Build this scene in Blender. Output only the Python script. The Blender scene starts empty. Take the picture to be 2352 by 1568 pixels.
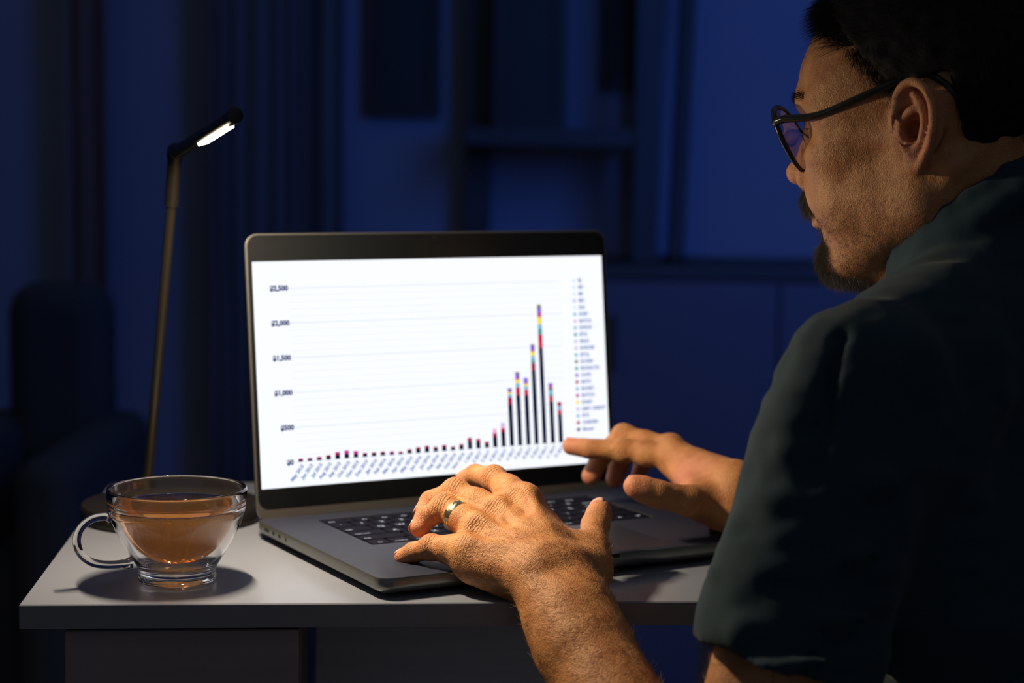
import bpy, bmesh, math, random
import numpy as np
from mathutils import Vector, Matrix
rng = np.random.default_rng(7); random.seed(7)
PI = math.pi
SC = bpy.context.scene
COL = SC.collection
ZD = 0.74                                            # desk top above the floor, metres; all lengths below are mm above the desk top

def W3(p):
    p = np.asarray(p, float)
    q = p*0.001; q = q + np.array([0, 0, ZD])
    return q

# ------------------------------------------------------------------ camera, world, lights, exposure
F_PX, PITCH, CAM_H, ROLL = 4305.0, 0.1032, 329.7, 0.0145
cam_d = bpy.data.cameras.new('camera'); cam = bpy.data.objects.new('camera', cam_d); COL.objects.link(cam); SC.camera = cam
cam_d.sensor_width = 36.0; cam_d.lens = F_PX/2352*36.0
cam.location = W3((0, 0, CAM_H))
cam.rotation_euler = (Matrix.Rotation(PI/2-PITCH, 3, 'X') @ Matrix.Rotation(ROLL, 3, 'Z')).to_euler()
cam_d.clip_start = 0.05
cam_d.dof.use_dof = True; cam_d.dof.focus_distance = 1.385; cam_d.dof.aperture_fstop = 4.3; cam_d.dof.aperture_blades = 9

SC.view_settings.view_transform = 'Standard'; SC.view_settings.look = 'None'
SC.view_settings.exposure = 0.0; SC.view_settings.gamma = 1.0; SC.view_settings.use_curve_mapping = False
SC.cycles.max_bounces = 14; SC.cycles.transmission_bounces = 12; SC.cycles.glossy_bounces = 5; SC.cycles.diffuse_bounces = 4
SC.cycles.transparent_max_bounces = 12; SC.cycles.blur_glossy = 0.3; SC.cycles.sample_clamp_indirect = 6.0

world = bpy.data.worlds.new('world'); SC.world = world; world.use_nodes = True
world.node_tree.nodes['Background'].inputs[0].default_value = (0.037, 0.043, 0.054, 1)
world.node_tree.nodes['Background'].inputs[1].default_value = 1.5

def area_light(name, loc, target, size, sy, power, color):
    l = bpy.data.lights.new(name, 'AREA'); l.shape = 'RECTANGLE'; l.size = size; l.size_y = sy; l.energy = power; l.color = color
    o = bpy.data.objects.new(name, l); COL.objects.link(o)
    o.location = W3(loc); d = Vector(W3(target))-Vector(W3(loc)); o.rotation_euler = d.to_track_quat('-Z', 'Y').to_euler()
    return o
area_light('blue_room_lamp', (800, 2250, 820), (560, 4000, 60), 0.6, 0.9, 7.4, (0.045, 0.20, 1.0))
LAMP_POWER = 2.5; LAMP_STRIP = 150.0
LAMP_COLOR = (1.0, 0.80, 0.54)
SCREEN_POWER = 1.06

# ------------------------------------------------------------------ helpers
def mat(name, color=(.5, .5, .5), rough=.5, metal=0., spec=.5, **kw):
    m = bpy.data.materials.new(name); m.use_nodes = True; nt = m.node_tree
    b = nt.nodes['Principled BSDF']
    b.inputs['Base Color'].default_value = (*color, 1); b.inputs['Roughness'].default_value = rough
    b.inputs['Metallic'].default_value = metal; b.inputs['Specular IOR Level'].default_value = spec
    for k, v in kw.items():
        b.inputs[k.replace('_', ' ')].default_value = v
    return m
def node(m, t, **kw):
    n = m.node_tree.nodes.new(t)
    for k, v in kw.items(): setattr(n, k, v)
    return n
def lk(m, a, b): m.node_tree.links.new(a, b)
def grain(m, scale=200., amount=.15, bump=0., dist=.0005, stretch=(1, 1, 1), detail=4):
    """colour variation and fine relief from noise, in object space"""
    nt = m.node_tree; b = nt.nodes['Principled BSDF']
    tc = node(m, 'ShaderNodeTexCoord'); mp = node(m, 'ShaderNodeMapping'); mp.inputs['Scale'].default_value = stretch
    nz = node(m, 'ShaderNodeTexNoise'); nz.inputs['Scale'].default_value = scale; nz.inputs['Detail'].default_value = detail
    lk(m, tc.outputs['Object'], mp.inputs[0]); lk(m, mp.outputs[0], nz.inputs['Vector'])
    c = b.inputs['Base Color'].default_value[:]
    mx = node(m, 'ShaderNodeMixRGB'); mx.inputs[1].default_value = (*[x*(1-amount) for x in c[:3]], 1); mx.inputs[2].default_value = (*[min(1, x*(1+amount)) for x in c[:3]], 1)
    lk(m, nz.outputs['Fac'], mx.inputs[0]); lk(m, mx.outputs[0], b.inputs['Base Color'])
    if bump:
        bp = node(m, 'ShaderNodeBump'); bp.inputs['Strength'].default_value = bump; bp.inputs['Distance'].default_value = dist
        lk(m, nz.outputs['Fac'], bp.inputs['Height']); lk(m, bp.outputs[0], b.inputs['Normal'])
    return m
def emit(name, color, s):
    m = mat(name, (0, 0, 0), .6, spec=.0)
    b = m.node_tree.nodes['Principled BSDF']
    b.inputs['Emission Color'].default_value = (*color, 1); b.inputs['Emission Strength'].default_value = s
    return m
def glass(name, color=(1, 1, 1), ior=1.47, rough=0.0):
    m = bpy.data.materials.new(name); m.use_nodes = True; nt = m.node_tree; nt.nodes.clear()
    g = nt.nodes.new('ShaderNodeBsdfGlass'); o = nt.nodes.new('ShaderNodeOutputMaterial')
    g.inputs['Color'].default_value = (*color, 1); g.inputs['IOR'].default_value = ior; g.inputs['Roughness'].default_value = rough
    nt.links.new(g.outputs[0], o.inputs['Surface'])
    return m

def empty(name, loc, rz=0.):
    o = bpy.data.objects.new(name, None); COL.objects.link(o); o.location = W3(loc); o.rotation_euler = (0, 0, rz)
    o.empty_display_size = .05
    return o
def tag(o, label=None, cat=None, group=None, kind=None):
    if label: o['label'] = label
    if cat: o['category'] = cat
    if group: o['group'] = group
    if kind: o['kind'] = kind
    return o
def bevel(o, w, seg=3, angle=35):
    b = o.modifiers.new('bevel', 'BEVEL'); b.width = w*.001; b.segments = seg; b.limit_method = 'ANGLE'; b.angle_limit = math.radians(angle)
    return o
def mesh(name, V, Fc, m, parent=None, smooth=True, local=False, origin=None, autosmooth=True):
    """V in desk millimetres (or in the parent's own millimetres when local)"""
    V = np.asarray(V, float).reshape(-1, 3)
    me = bpy.data.meshes.new(name); o = bpy.data.objects.new(name, me); COL.objects.link(o)
    if local or parent is not None and local:
        P = V*.001
    else:
        org = np.zeros(3)
        if parent is not None:
            q = parent; org = np.zeros(3)
            while q is not None: org = org + np.array(q.location); q = q.parent
        elif origin is not None:
            org = W3(origin); o.location = org
        else:
            lo, hi = V.min(0), V.max(0); org = W3(((lo[0]+hi[0])/2, (lo[1]+hi[1])/2, lo[2])); o.location = org
        P = W3(V) - org
    Fc = Fc.tolist() if isinstance(Fc, np.ndarray) else Fc
    me.from_pydata(P.tolist(), [], Fc)
    for mm in (m if isinstance(m, (list, tuple)) else [m]): me.materials.append(mm)
    if smooth:
        me.polygons.foreach_set('use_smooth', [True]*len(me.polygons))
        if autosmooth: me.set_sharp_from_angle(angle=math.radians(38))
    me.update()
    if parent is not None: o.parent = parent
    return o
def box_vf(x0, x1, y0, y1, z0, z1):
    V = [(x, y, z) for z in (z0, z1) for x, y in ((x0, y0), (x1, y0), (x1, y1), (x0, y1))]
    return V, [(3, 2, 1, 0), (4, 5, 6, 7), (0, 1, 5, 4), (1, 2, 6, 5), (2, 3, 7, 6), (3, 0, 4, 7)]
def box(name, x0, x1, y0, y1, z0, z1, m, parent=None, bev=0., local=False):
    V, Fc = box_vf(x0, x1, y0, y1, z0, z1)
    o = mesh(name, V, Fc, m, parent, smooth=bev > 0, local=local)
    if bev: bevel(o, bev)
    return o
def join_vf(parts):
    V = []; Fc = []
    for v, f in parts:
        n = len(V); V.extend(map(tuple, v)); Fc.extend([tuple(i+n for i in q) for q in f])
    return V, Fc
def lathe_vf(prof, c=(0, 0, 0), n=72, close=False):
    V = []; Fc = []; k = len(prof)
    for r, z in prof:
        for i in range(n):
            a = 2*PI*i/n; V.append((c[0]+r*math.cos(a), c[1]+r*math.sin(a), c[2]+z))
    for j in range(k if close else k-1):
        for i in range(n):
            a, b = j*n+i, j*n+(i+1) % n; j2 = (j+1) % k
            Fc.append((a, b, j2*n+(i+1) % n, j2*n+i))
    return V, Fc
def weld(o, d=1e-6):
    bm = bmesh.new(); bm.from_mesh(o.data); bmesh.ops.remove_doubles(bm, verts=bm.verts, dist=d)
    bmesh.ops.dissolve_degenerate(bm, edges=bm.edges, dist=d)
    bmesh.ops.recalc_face_normals(bm, faces=bm.faces); bm.to_mesh(o.data); bm.free(); return o
def catmull(P, n=8):
    P = [np.asarray(p, float) for p in P]; P = [2*P[0]-P[1]]+P+[2*P[-1]-P[-2]]; out = []
    for i in range(1, len(P)-2):
        for t in np.linspace(0, 1, n, endpoint=False):
            a, b, c, d = P[i-1:i+3]
            out.append(.5*((2*b)+(c-a)*t+(2*a-5*b+4*c-d)*t*t+(3*b-a-3*c+d)*t**3))
    out.append(P[-2]); return out
def tube_vf(pts, r, n=12, cap=True):
    pts = [np.asarray(p, float) for p in pts]; R = r if hasattr(r, '__len__') else [r]*len(pts)
    V = []; Fc = []; t0 = pts[1]-pts[0]; up = np.array([0, 0, 1.]) if abs(t0[2]) < .9*np.linalg.norm(t0) else np.array([1., 0, 0])
    nrm = np.cross(t0, up); nrm /= np.linalg.norm(nrm)
    for i, p in enumerate(pts):
        t = pts[min(i+1, len(pts)-1)]-pts[max(i-1, 0)]; t = t/np.linalg.norm(t)
        nrm = nrm-t*(nrm@t); nrm /= np.linalg.norm(nrm); b = np.cross(t, nrm)
        for k in range(n):
            a = 2*PI*k/n; V.append(p+R[i]*(math.cos(a)*nrm+math.sin(a)*b))
    for i in range(len(pts)-1):
        for k in range(n):
            Fc.append((i*n+k, i*n+(k+1) % n, (i+1)*n+(k+1) % n, (i+1)*n+k))
    if cap: Fc.append(tuple(range(n-1, -1, -1))); Fc.append(tuple((len(pts)-1)*n+k for k in range(n)))
    return V, Fc
def tube(name, pts, r, m, parent=None, n=12, local=False):
    V, Fc = tube_vf(pts, r, n); return mesh(name, V, Fc, m, parent, local=local)
def rrect(cx, cy, w, d, r, n=6):
    pts = []
    for sx, sy, a0 in ((1, 1, 0), (-1, 1, PI/2), (-1, -1, PI), (1, -1, 1.5*PI)):
        for k in range(n+1):
            a = a0+PI/2*k/n; pts.append((cx+sx*(w/2-r)+r*math.cos(a), cy+sy*(d/2-r)+r*math.sin(a)))
    return pts
def stack_vf(cx, cy, w, d, r, prof, n=6, capb=True, capt=True):
    """rounded-rectangle stack: prof = [(inset, z), ...]"""
    V = []; Fc = []; N = 4*(n+1)
    for ins, z in prof:
        for x, y in rrect(cx, cy, w-2*ins, d-2*ins, max(r-ins, .05), n): V.append((x, y, z))
    for j in range(len(prof)-1):
        for i in range(N): Fc.append((j*N+i, j*N+(i+1) % N, (j+1)*N+(i+1) % N, (j+1)*N+i))
    if capb: Fc.append(tuple(range(N-1, -1, -1)))
    if capt: Fc.append(tuple((len(prof)-1)*N+i for i in range(N)))
    return V, Fc
_fonts = {}
def text_vf(s, size, align='LEFT', bold=.0):
    """lettering as flat faces in its own xy plane (mm)"""
    c = bpy.data.curves.new('lettering', 'FONT'); c.body = s; c.size = size; c.align_x = align; c.align_y = 'CENTER'; c.resolution_u = 2; c.offset = bold*size
    o = bpy.data.objects.new('lettering', c); COL.objects.link(o)
    me = bpy.data.meshes.new_from_object(o.evaluated_get(bpy.context.evaluated_depsgraph_get()))
    V = [tuple(v.co) for v in me.vertices]; Fc = [tuple(p.vertices) for p in me.polygons]
    bpy.data.objects.remove(o); bpy.data.curves.remove(c); bpy.data.meshes.remove(me)
    return V, Fc

# ------------------------------------------------------------------ sculpting with a distance field
class Vol:
    def __init__(s, lo, hi, h):
        s.lo = np.array(lo, float); s.h = h; s.n = np.ceil((np.array(hi)-s.lo)/h).astype(int)+1
        s.f = np.full(s.n, 40., np.float32); s.ax = [s.lo[i]+h*np.arange(s.n[i]) for i in range(3)]
    def sub(s, lo, hi):
        a = np.clip(np.floor((np.array(lo)-s.lo)/s.h).astype(int), 0, s.n); b = np.clip(np.ceil((np.array(hi)-s.lo)/s.h).astype(int)+1, 0, s.n)
        sl = tuple(slice(a[i], b[i]) for i in range(3))
        X = [s.ax[i][sl[i]].astype(np.float32) for i in range(3)]
        return sl, X[0][:, None, None], X[1][None, :, None], X[2][None, None, :]
    def put(s, sl, d, k, op):
        g = s.f[sl]
        if g.size == 0: return
        if op < 0: d = -d; hh = np.maximum(k-np.abs(g-d), 0)/max(k, 1e-6); s.f[sl] = np.maximum(g, d)+hh*hh*k*.25
        else: hh = np.maximum(k-np.abs(g-d), 0)/max(k, 1e-6); s.f[sl] = np.minimum(g, d)-hh*hh*k*.25
    def cap(s, a, b, ra, rb=None, k=6., op=1, flat=None):
        rb = ra if rb is None else rb; a = np.array(a, float); b = np.array(b, float); m = max(ra, rb)+k+2*s.h+3
        sl, X, Y, Z = s.sub(np.minimum(a, b)-m, np.maximum(a, b)+m)
        ab = b-a; L = max(ab@ab, 1e-9); px, py, pz = X-a[0], Y-a[1], Z-a[2]
        t = np.clip((px*ab[0]+py*ab[1]+pz*ab[2])/L, 0, 1)
        qx, qy, qz = px-t*ab[0], py-t*ab[1], pz-t*ab[2]
        d2 = qx*qx+qy*qy+qz*qz
        if flat is not None:                        # flat = (direction, factor>1): thinner along that direction
            n, fa = flat; n = np.array(n, float); n = n/np.linalg.norm(n); c = qx*n[0]+qy*n[1]+qz*n[2]; d2 = d2+(fa*fa-1)*c*c
        s.put(sl, (np.sqrt(d2)-(ra+(rb-ra)*t)).astype(np.float32), k, op)
    def ell(s, c, r, k=6., op=1, R=None):
        c = np.array(c, float); r = np.array(r, float); m = r.max()+k+2*s.h+3
        sl, X, Y, Z = s.sub(c-m, c+m); x, y, z = X-c[0], Y-c[1], Z-c[2]
        if R is not None:
            R = np.array(R, float); x, y, z = (R[0][0]*x+R[0][1]*y+R[0][2]*z, R[1][0]*x+R[1][1]*y+R[1][2]*z, R[2][0]*x+R[2][1]*y+R[2][2]*z)
        k0 = np.sqrt((x/r[0])**2+(y/r[1])**2+(z/r[2])**2); k1 = np.sqrt((x/r[0]**2)**2+(y/r[1]**2)**2+(z/r[2]**2)**2)+1e-9
        s.put(sl, (k0*(k0-1)/k1).astype(np.float32), k, op)
    def chain(s, P, R, k=4., op=1, flat=None):
        for i in range(len(P)-1): s.cap(P[i], P[i+1], R[i], R[i+1], k, op, flat)
    def halfspace(s, p, n, k=1., keep_below=True):
        """cut away everything on the n side of p"""
        p = np.array(p, float); n = np.array(n, float)/np.linalg.norm(n)
        X, Y, Z = s.ax[0][:, None, None], s.ax[1][None, :, None], s.ax[2][None, None, :]
        d = ((X-p[0])*n[0]+(Y-p[1])*n[1]+(Z-p[2])*n[2]).astype(np.float32)
        s.f = np.maximum(s.f, d)
    def nets(s, smooth=1):
        f = s.f; f[0] = np.maximum(f[0], .5); f[-1] = np.maximum(f[-1], .5); f[:, 0] = np.maximum(f[:, 0], .5); f[:, -1] = np.maximum(f[:, -1], .5)
        f[:, :, 0] = np.maximum(f[:, :, 0], .5); f[:, :, -1] = np.maximum(f[:, :, -1], .5)
        S = f < 0; nx, ny, nz = f.shape
        cnt = np.zeros((nx-1, ny-1, nz-1), np.uint8)
        for i in (0, 1):
            for j in (0, 1):
                for k in (0, 1): cnt += S[i:nx-1+i, j:ny-1+j, k:nz-1+k]
        I = np.argwhere((cnt > 0) & (cnt < 8)); idx = np.full(cnt.shape, -1, np.int64); idx[tuple(I.T)] = np.arange(len(I))
        acc = np.zeros((len(I), 3)); num = np.zeros(len(I))
        C = [np.array(c) for c in ((0, 0, 0), (1, 0, 0), (0, 1, 0), (1, 1, 0), (0, 0, 1), (1, 0, 1), (0, 1, 1), (1, 1, 1))]
        for a, b in ((0, 1), (2, 3), (4, 5), (6, 7), (0, 2), (1, 3), (4, 6), (5, 7), (0, 4), (1, 5), (2, 6), (3, 7)):
            fa = f[tuple((I+C[a]).T)]; fb = f[tuple((I+C[b]).T)]; m = (fa < 0) != (fb < 0)
            t = np.where(m, fa/np.where(m, fa-fb, 1), 0)
            acc += np.where(m[:, None], C[a]+t[:, None]*(C[b]-C[a]), 0); num += m
        V = s.lo+s.h*(I+acc/num[:, None])
        Q = []
        for ax in range(3):
            o1, o2 = [(1, 2), (2, 0), (0, 1)][ax]
            sl0 = [slice(None)]*3; sl1 = [slice(None)]*3; sl0[ax] = slice(0, -1); sl1[ax] = slice(1, None)
            A = S[tuple(sl0)]; B = S[tuple(sl1)]; E = np.argwhere(A != B)
            E = E[(E[:, o1] > 0) & (E[:, o2] > 0) & (E[:, o1] < f.shape[o1]-1) & (E[:, o2] < f.shape[o2]-1)]
            e1 = np.zeros(3, int); e1[o1] = 1; e2 = np.zeros(3, int); e2[o2] = 1
            q = np.stack([idx[tuple((E-e1-e2).T)], idx[tuple((E-e2).T)], idx[tuple(E.T)], idx[tuple((E-e1).T)]], 1)
            fl = ~A[tuple(E.T)]; q[fl] = q[fl][:, ::-1]; Q.append(q)
        Q = np.concatenate(Q)
        for _ in range(smooth):
            s1 = np.zeros_like(V); c1 = np.zeros(len(V))
            for a, b in ((0, 1), (1, 2), (2, 3), (3, 0)):
                for u, v in ((a, b), (b, a)):
                    for c in range(3): s1[:, c] += np.bincount(Q[:, u], V[Q[:, v], c], len(V))
                    c1 += np.bincount(Q[:, u], minlength=len(V))
            V = V*.5+.5*s1/c1[:, None]
        return V, Q
def normals(V, Q):
    d1 = V[Q[:, 2]]-V[Q[:, 0]]; d2 = V[Q[:, 3]]-V[Q[:, 1]]; n = np.cross(d1, d2); N = np.zeros_like(V)
    for c in range(4):
        for a in range(3): N[:, a] += np.bincount(Q[:, c], n[:, a], len(V))
    return N/(np.linalg.norm(N, axis=1)[:, None]+1e-12)
_lat = rng.random((32, 32, 32))
def vnoise(P, s, off=0.):
    p = (np.asarray(P)+off)/s; i = np.floor(p).astype(int); t = p-i; t = t*t*(3-2*t); r = 0
    for a in (0, 1):
        for b in (0, 1):
            for c in (0, 1):
                w = (t[:, 0] if a else 1-t[:, 0])*(t[:, 1] if b else 1-t[:, 1])*(t[:, 2] if c else 1-t[:, 2])
                r = r+w*_lat[(i[:, 0]+a) % 32, (i[:, 1]+b) % 32, (i[:, 2]+c) % 32]
    return r
def strands_vf(roots, dirs, bend, lens, rad, seg=3):
    """thin tapered hairs, three-sided"""
    n = len(roots); up = np.tile(np.array([.3, .2, .93]), (n, 1)); s1 = np.cross(dirs, up); s1 /= np.linalg.norm(s1, axis=1)[:, None]+1e-9
    s2 = np.cross(dirs, s1); V = []; lens = lens[:, None]
    for j in range(seg+1):
        t = j/seg; c = roots+dirs*lens*t+bend*lens*t*t; r = rad*(1-t*.85)
        for k in range(3):
            a = 2*PI*k/3; V.append(c+r*(math.cos(a)*s1+math.sin(a)*s2))
    V = np.stack(V, 1).reshape(-1, 3); m = 3*(seg+1); base = (np.arange(n)*m)[:, None]; Fc = []
    for j in range(seg):
        for k in range(3): Fc.append(base+np.array([[j*3+k, j*3+(k+1) % 3, j*3+3+(k+1) % 3, j*3+3+k]]))
    return V, np.concatenate(Fc).astype(int)

# ------------------------------------------------------------------ materials
M = {}
M['wall'] = grain(mat('wall_paint', (.22, .25, .36), .9), 6, .05, .1, .002)
M['floor'] = grain(mat('floor_boards', (.10, .08, .07), .6), 8, .25, .1, .001, (1, 8, 1))
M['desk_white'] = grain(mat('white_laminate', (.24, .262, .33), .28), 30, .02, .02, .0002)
M['desk_edge'] = grain(mat('laminate_edge_band', (.26, .25, .25), .45), 40, .08)
M['pedestal'] = grain(mat('brown_laminate', (.30, .24, .235), .5), 12, .15, .0, .001, (1, 1, 10))
M['panel_gray'] = grain(mat('grey_panel', (.8, .78, .8), .6), 5, .12, 0, .001, (1, 1, 30))
M['alu'] = grain(mat('space_grey_aluminium', (.030, .034, .058), .55, .2, .18), 2500, .10, .03, .00005)
M['alu_side'] = grain(mat('aluminium_edge', (.24, .24, .23), .36, .8), 2500, .06)
M['black_gloss'] = mat('black_glass_bezel', (.008, .009, .010), .22)
M['black_plastic'] = grain(mat('black_plastic', (.014, .015, .017), .4), 300, .1)
M['key'] = grain(mat('black_key', (.008, .008, .017), .75, spec=.04), 900, .15, .1, .0001)
M['well'] = mat('keyboard_well', (.010, .010, .012), .6)
M['legend'] = emit('lit_key_lettering', (.95, .95, 1.0), .75)
M['trackpad'] = grain(mat('trackpad_glass', (.042, .042, .055), .38, .5), 1500, .05)
M['screen'] = emit('lit_screen', (.92, .94, 1.0), SCREEN_POWER)
M['rubber'] = mat('rubber', (.012, .012, .012), .8)
def scr(name, c, s=1.0): M[name] = emit(name, c, s)
scr('print_navy', (.004, .008, .035)); scr('print_red', (.60, .02, .06)); scr('print_crimson', (.38, .01, .05)); scr('print_cyan', (.22, .50, .75))
scr('print_teal', (.05, .35, .35)); scr('print_yellow', (.98, .76, .02)); scr('print_violet', (.22, .12, .75)); scr('print_magenta', (.55, .03, .30))
scr('print_olive', (.20, .17, .12)); scr('print_text', (.01, .03, .15)); scr('print_line', (.55, .64, .80)); scr('print_lilac', (.55, .55, .95)); scr('print_grey', (.20, .28, .55))
scr('print_pale', (.72, .82, .96)); scr('print_pink', (.85, .45, .70))
M['glass'] = glass('clear_glass')
M['steel'] = mat('polished_steel', (.45, .45, .44), .18, 1.)
M['lamp_metal'] = grain(mat('lamp_dark_metal', (.085, .075, .06), .3, .8), 400, .05)
M['lamp_strip'] = emit('lamp_strip', LAMP_COLOR, LAMP_STRIP)
M['gold'] = mat('hammered_gold', (.92, .76, .44), .26, 1.)
def tea_material():
    """amber liquid: absorbs blue, scatters a little; refracts against the glass wall, thin clear skin on top"""
    m = bpy.data.materials.new('amber_tea'); m.use_nodes = True; nt = m.node_tree; nt.nodes.clear(); N = nt.nodes.new; K = nt.links.new
    o = N('ShaderNodeOutputMaterial'); g = N('ShaderNodeBsdfGlass'); g.inputs['IOR'].default_value = 1.33/1.47; g.inputs['Roughness'].default_value = 0
    tr = N('ShaderNodeBsdfTransparent'); gl = N('ShaderNodeBsdfGlossy'); gl.inputs['Roughness'].default_value = .02; fr = N('ShaderNodeFresnel'); fr.inputs['IOR'].default_value = 1.33
    top = N('ShaderNodeMixShader'); K(fr.outputs[0], top.inputs[0]); K(tr.outputs[0], top.inputs[1]); K(gl.outputs[0], top.inputs[2])
    tc = N('ShaderNodeTexCoord'); sx = N('ShaderNodeSeparateXYZ'); gt_ = N('ShaderNodeMath'); gt_.operation = 'GREATER_THAN'; gt_.inputs[1].default_value = .992
    K(tc.outputs['Generated'], sx.inputs[0]); K(sx.outputs['Z'], gt_.inputs[0])
    mx = N('ShaderNodeMixShader'); K(gt_.outputs[0], mx.inputs[0]); K(g.outputs[0], mx.inputs[1]); K(top.outputs[0], mx.inputs[2]); K(mx.outputs[0], o.inputs['Surface'])
    v = N('ShaderNodeVolumeAbsorption'); v.inputs['Color'].default_value = (.98, .62, .12, 1); v.inputs['Density'].default_value = 32
    sc = N('ShaderNodeVolumeScatter'); sc.inputs['Color'].default_value = (1, .72, .38, 1); sc.inputs['Density'].default_value = 2.3; sc.inputs['Anisotropy'].default_value = .2
    ad = N('ShaderNodeAddShader'); K(v.outputs[0], ad.inputs[0]); K(sc.outputs[0], ad.inputs[1]); K(ad.outputs[0], o.inputs['Volume']); return m
M['tea'] = tea_material()
M['petal'] = mat('tea_blossom', (.9, .42, .10), .5)

def skin_material():
    m = mat('skin', (.52, .27, .15), .50, spec=.42); nt = m.node_tree; b = nt.nodes['Principled BSDF']
    b.inputs['Subsurface Weight'].default_value = .10; b.inputs['Subsurface Radius'].default_value = (1.0, .35, .15); b.inputs['Subsurface Scale'].default_value = .004
    tc = node(m, 'ShaderNodeTexCoord')
    n1 = node(m, 'ShaderNodeTexNoise'); n1.inputs['Scale'].default_value = 70; n1.inputs['Detail'].default_value = 5
    n2 = node(m, 'ShaderNodeTexVoronoi'); n2.inputs['Scale'].default_value = 1100
    n3 = node(m, 'ShaderNodeTexNoise'); n3.inputs['Scale'].default_value = 500; n3.inputs['Detail'].default_value = 4
    for n in (n1, n2, n3): lk(m, tc.outputs['Object'], n.inputs['Vector'])
    mx = node(m, 'ShaderNodeMixRGB'); mx.inputs[1].default_value = (.50, .195, .068, 1); mx.inputs[2].default_value = (.68, .32, .125, 1)
    rp = node(m, 'ShaderNodeMapRange'); rp.inputs[1].default_value = .3; rp.inputs[2].default_value = .7; lk(m, n1.outputs['Fac'], rp.inputs[0]); lk(m, rp.outputs[0], mx.inputs[0])
    red = node(m, 'ShaderNodeAttribute'); red.attribute_name = 'flush'
    mr = node(m, 'ShaderNodeMixRGB'); mr.inputs[2].default_value = (.70, .24, .16, 1); lk(m, red.outputs['Fac'], mr.inputs[0]); lk(m, mx.outputs[0], mr.inputs[1])
    at = node(m, 'ShaderNodeAttribute'); at.attribute_name = 'beard'
    nb = node(m, 'ShaderNodeTexNoise'); nb.inputs['Scale'].default_value = 260; nb.inputs['Detail'].default_value = 6; lk(m, tc.outputs['Object'], nb.inputs['Vector'])
    ad = node(m, 'ShaderNodeMath', operation='MULTIPLY_ADD'); ad.inputs[1].default_value = 1.5; ad.inputs[2].default_value = -.35; lk(m, nb.outputs['Fac'], ad.inputs[0])
    ml = node(m, 'ShaderNodeMath', operation='MULTIPLY', use_clamp=True); lk(m, at.outputs['Fac'], ml.inputs[0]); lk(m, ad.outputs[0], ml.inputs[1])
    ml2 = node(m, 'ShaderNodeMath', operation='ADD', use_clamp=True); lk(m, ml.outputs[0], ml2.inputs[0])
    m3 = node(m, 'ShaderNodeMath', operation='MULTIPLY'); m3.inputs[1].default_value = .45; lk(m, at.outputs['Fac'], m3.inputs[0]); lk(m, m3.outputs[0], ml2.inputs[1])
    m2 = node(m, 'ShaderNodeMixRGB'); m2.inputs[2].default_value = (.055, .045, .038, 1); lk(m, ml2.outputs[0], m2.inputs[0]); lk(m, mr.outputs[0], m2.inputs[1])
    lk(m, m2.outputs[0], b.inputs['Base Color'])
    fo = node(m, 'ShaderNodeAttribute'); fo.attribute_name = 'fold'; fm = node(m, 'ShaderNodeAttribute'); fm.attribute_name = 'foldmask'
    fa = node(m, 'ShaderNodeMath', operation='MULTIPLY_ADD'); fa.inputs[1].default_value = 2.7; lk(m, fo.outputs['Fac'], fa.inputs[0])
    fn = node(m, 'ShaderNodeMath', operation='MULTIPLY'); fn.inputs[1].default_value = 9.; lk(m, n3.outputs['Fac'], fn.inputs[0]); lk(m, fn.outputs[0], fa.inputs[2])
    fs = node(m, 'ShaderNodeMath', operation='SINE'); lk(m, fa.outputs[0], fs.inputs[0])
    fk = node(m, 'ShaderNodeMath', operation='MULTIPLY'); lk(m, fs.outputs[0], fk.inputs[0]); lk(m, fm.outputs['Fac'], fk.inputs[1])
    s1 = node(m, 'ShaderNodeMath', operation='MULTIPLY_ADD'); s1.inputs[1].default_value = .45; lk(m, n2.outputs['Distance'], s1.inputs[0]); lk(m, fk.outputs[0], s1.inputs[2])
    s2 = node(m, 'ShaderNodeMath', operation='MULTIPLY_ADD'); s2.inputs[1].default_value = .9; lk(m, n3.outputs['Fac'], s2.inputs[0]); lk(m, s1.outputs[0], s2.inputs[2])
    bp = node(m, 'ShaderNodeBump'); bp.inputs['Strength'].default_value = 1.; bp.inputs['Distance'].default_value = .0006; lk(m, s2.outputs[0], bp.inputs['Height']); lk(m, bp.outputs[0], b.inputs['Normal'])
    return m
M['skin'] = skin_material()
M['nail'] = mat('fingernail', (.72, .42, .32), .25)
M['hair'] = mat('dark_hair', (.008, .008, .008), .7, spec=.15)
M['beard'] = mat('beard_hair', (.12, .105, .085), .5)
M['arm_hair'] = mat('arm_hair', (.42, .24, .10), .4)
M['eye'] = mat('eyeball', (.7, .68, .65), .1); M['iris'] = mat('iris', (.05, .03, .02), .2)
def fabric_material():
    m = mat('dark_green_grey_jersey', (.021, .045, .060), .9, spec=.2); b = m.node_tree.nodes['Principled BSDF']
    b.inputs['Sheen Weight'].default_value = .08; b.inputs['Sheen Roughness'].default_value = .5
    grain(m, 900, .25, .35, .0004); return m
M['shirt'] = fabric_material()
M['trousers'] = grain(mat('dark_trousers', (.03, .035, .05), .9), 600, .2)
M['frame_black'] = mat('black_acetate', (.012, .012, .013), .25)
M['frame_metal'] = mat('dark_metal_rim', (.05, .045, .04), .25, .9)
M['lens'] = glass('spectacle_lens', (.93, .92, 1.0), 1.5)
M['dark_wood'] = grain(mat('dark_stained_wood', (.035, .04, .05), .6), 20, .25, 0, .001, (1, 1, 6))
M['dark_frame'] = mat('black_picture_frame', (.012, .014, .016), .5)
M['art'] = grain(mat('dark_print', (.012, .02, .022), .6), 5, .3)
M['curtain'] = grain(mat('dark_curtain_cloth', (.11, .11, .13), .95), 300, .2)
M['curtain_brown'] = grain(mat('brown_curtain_cloth', (.16, .10, .09), .95), 300, .2)
M['chair_cloth'] = grain(mat('dark_chair_cloth', (.035, .04, .045), .95), 300, .2)
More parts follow.
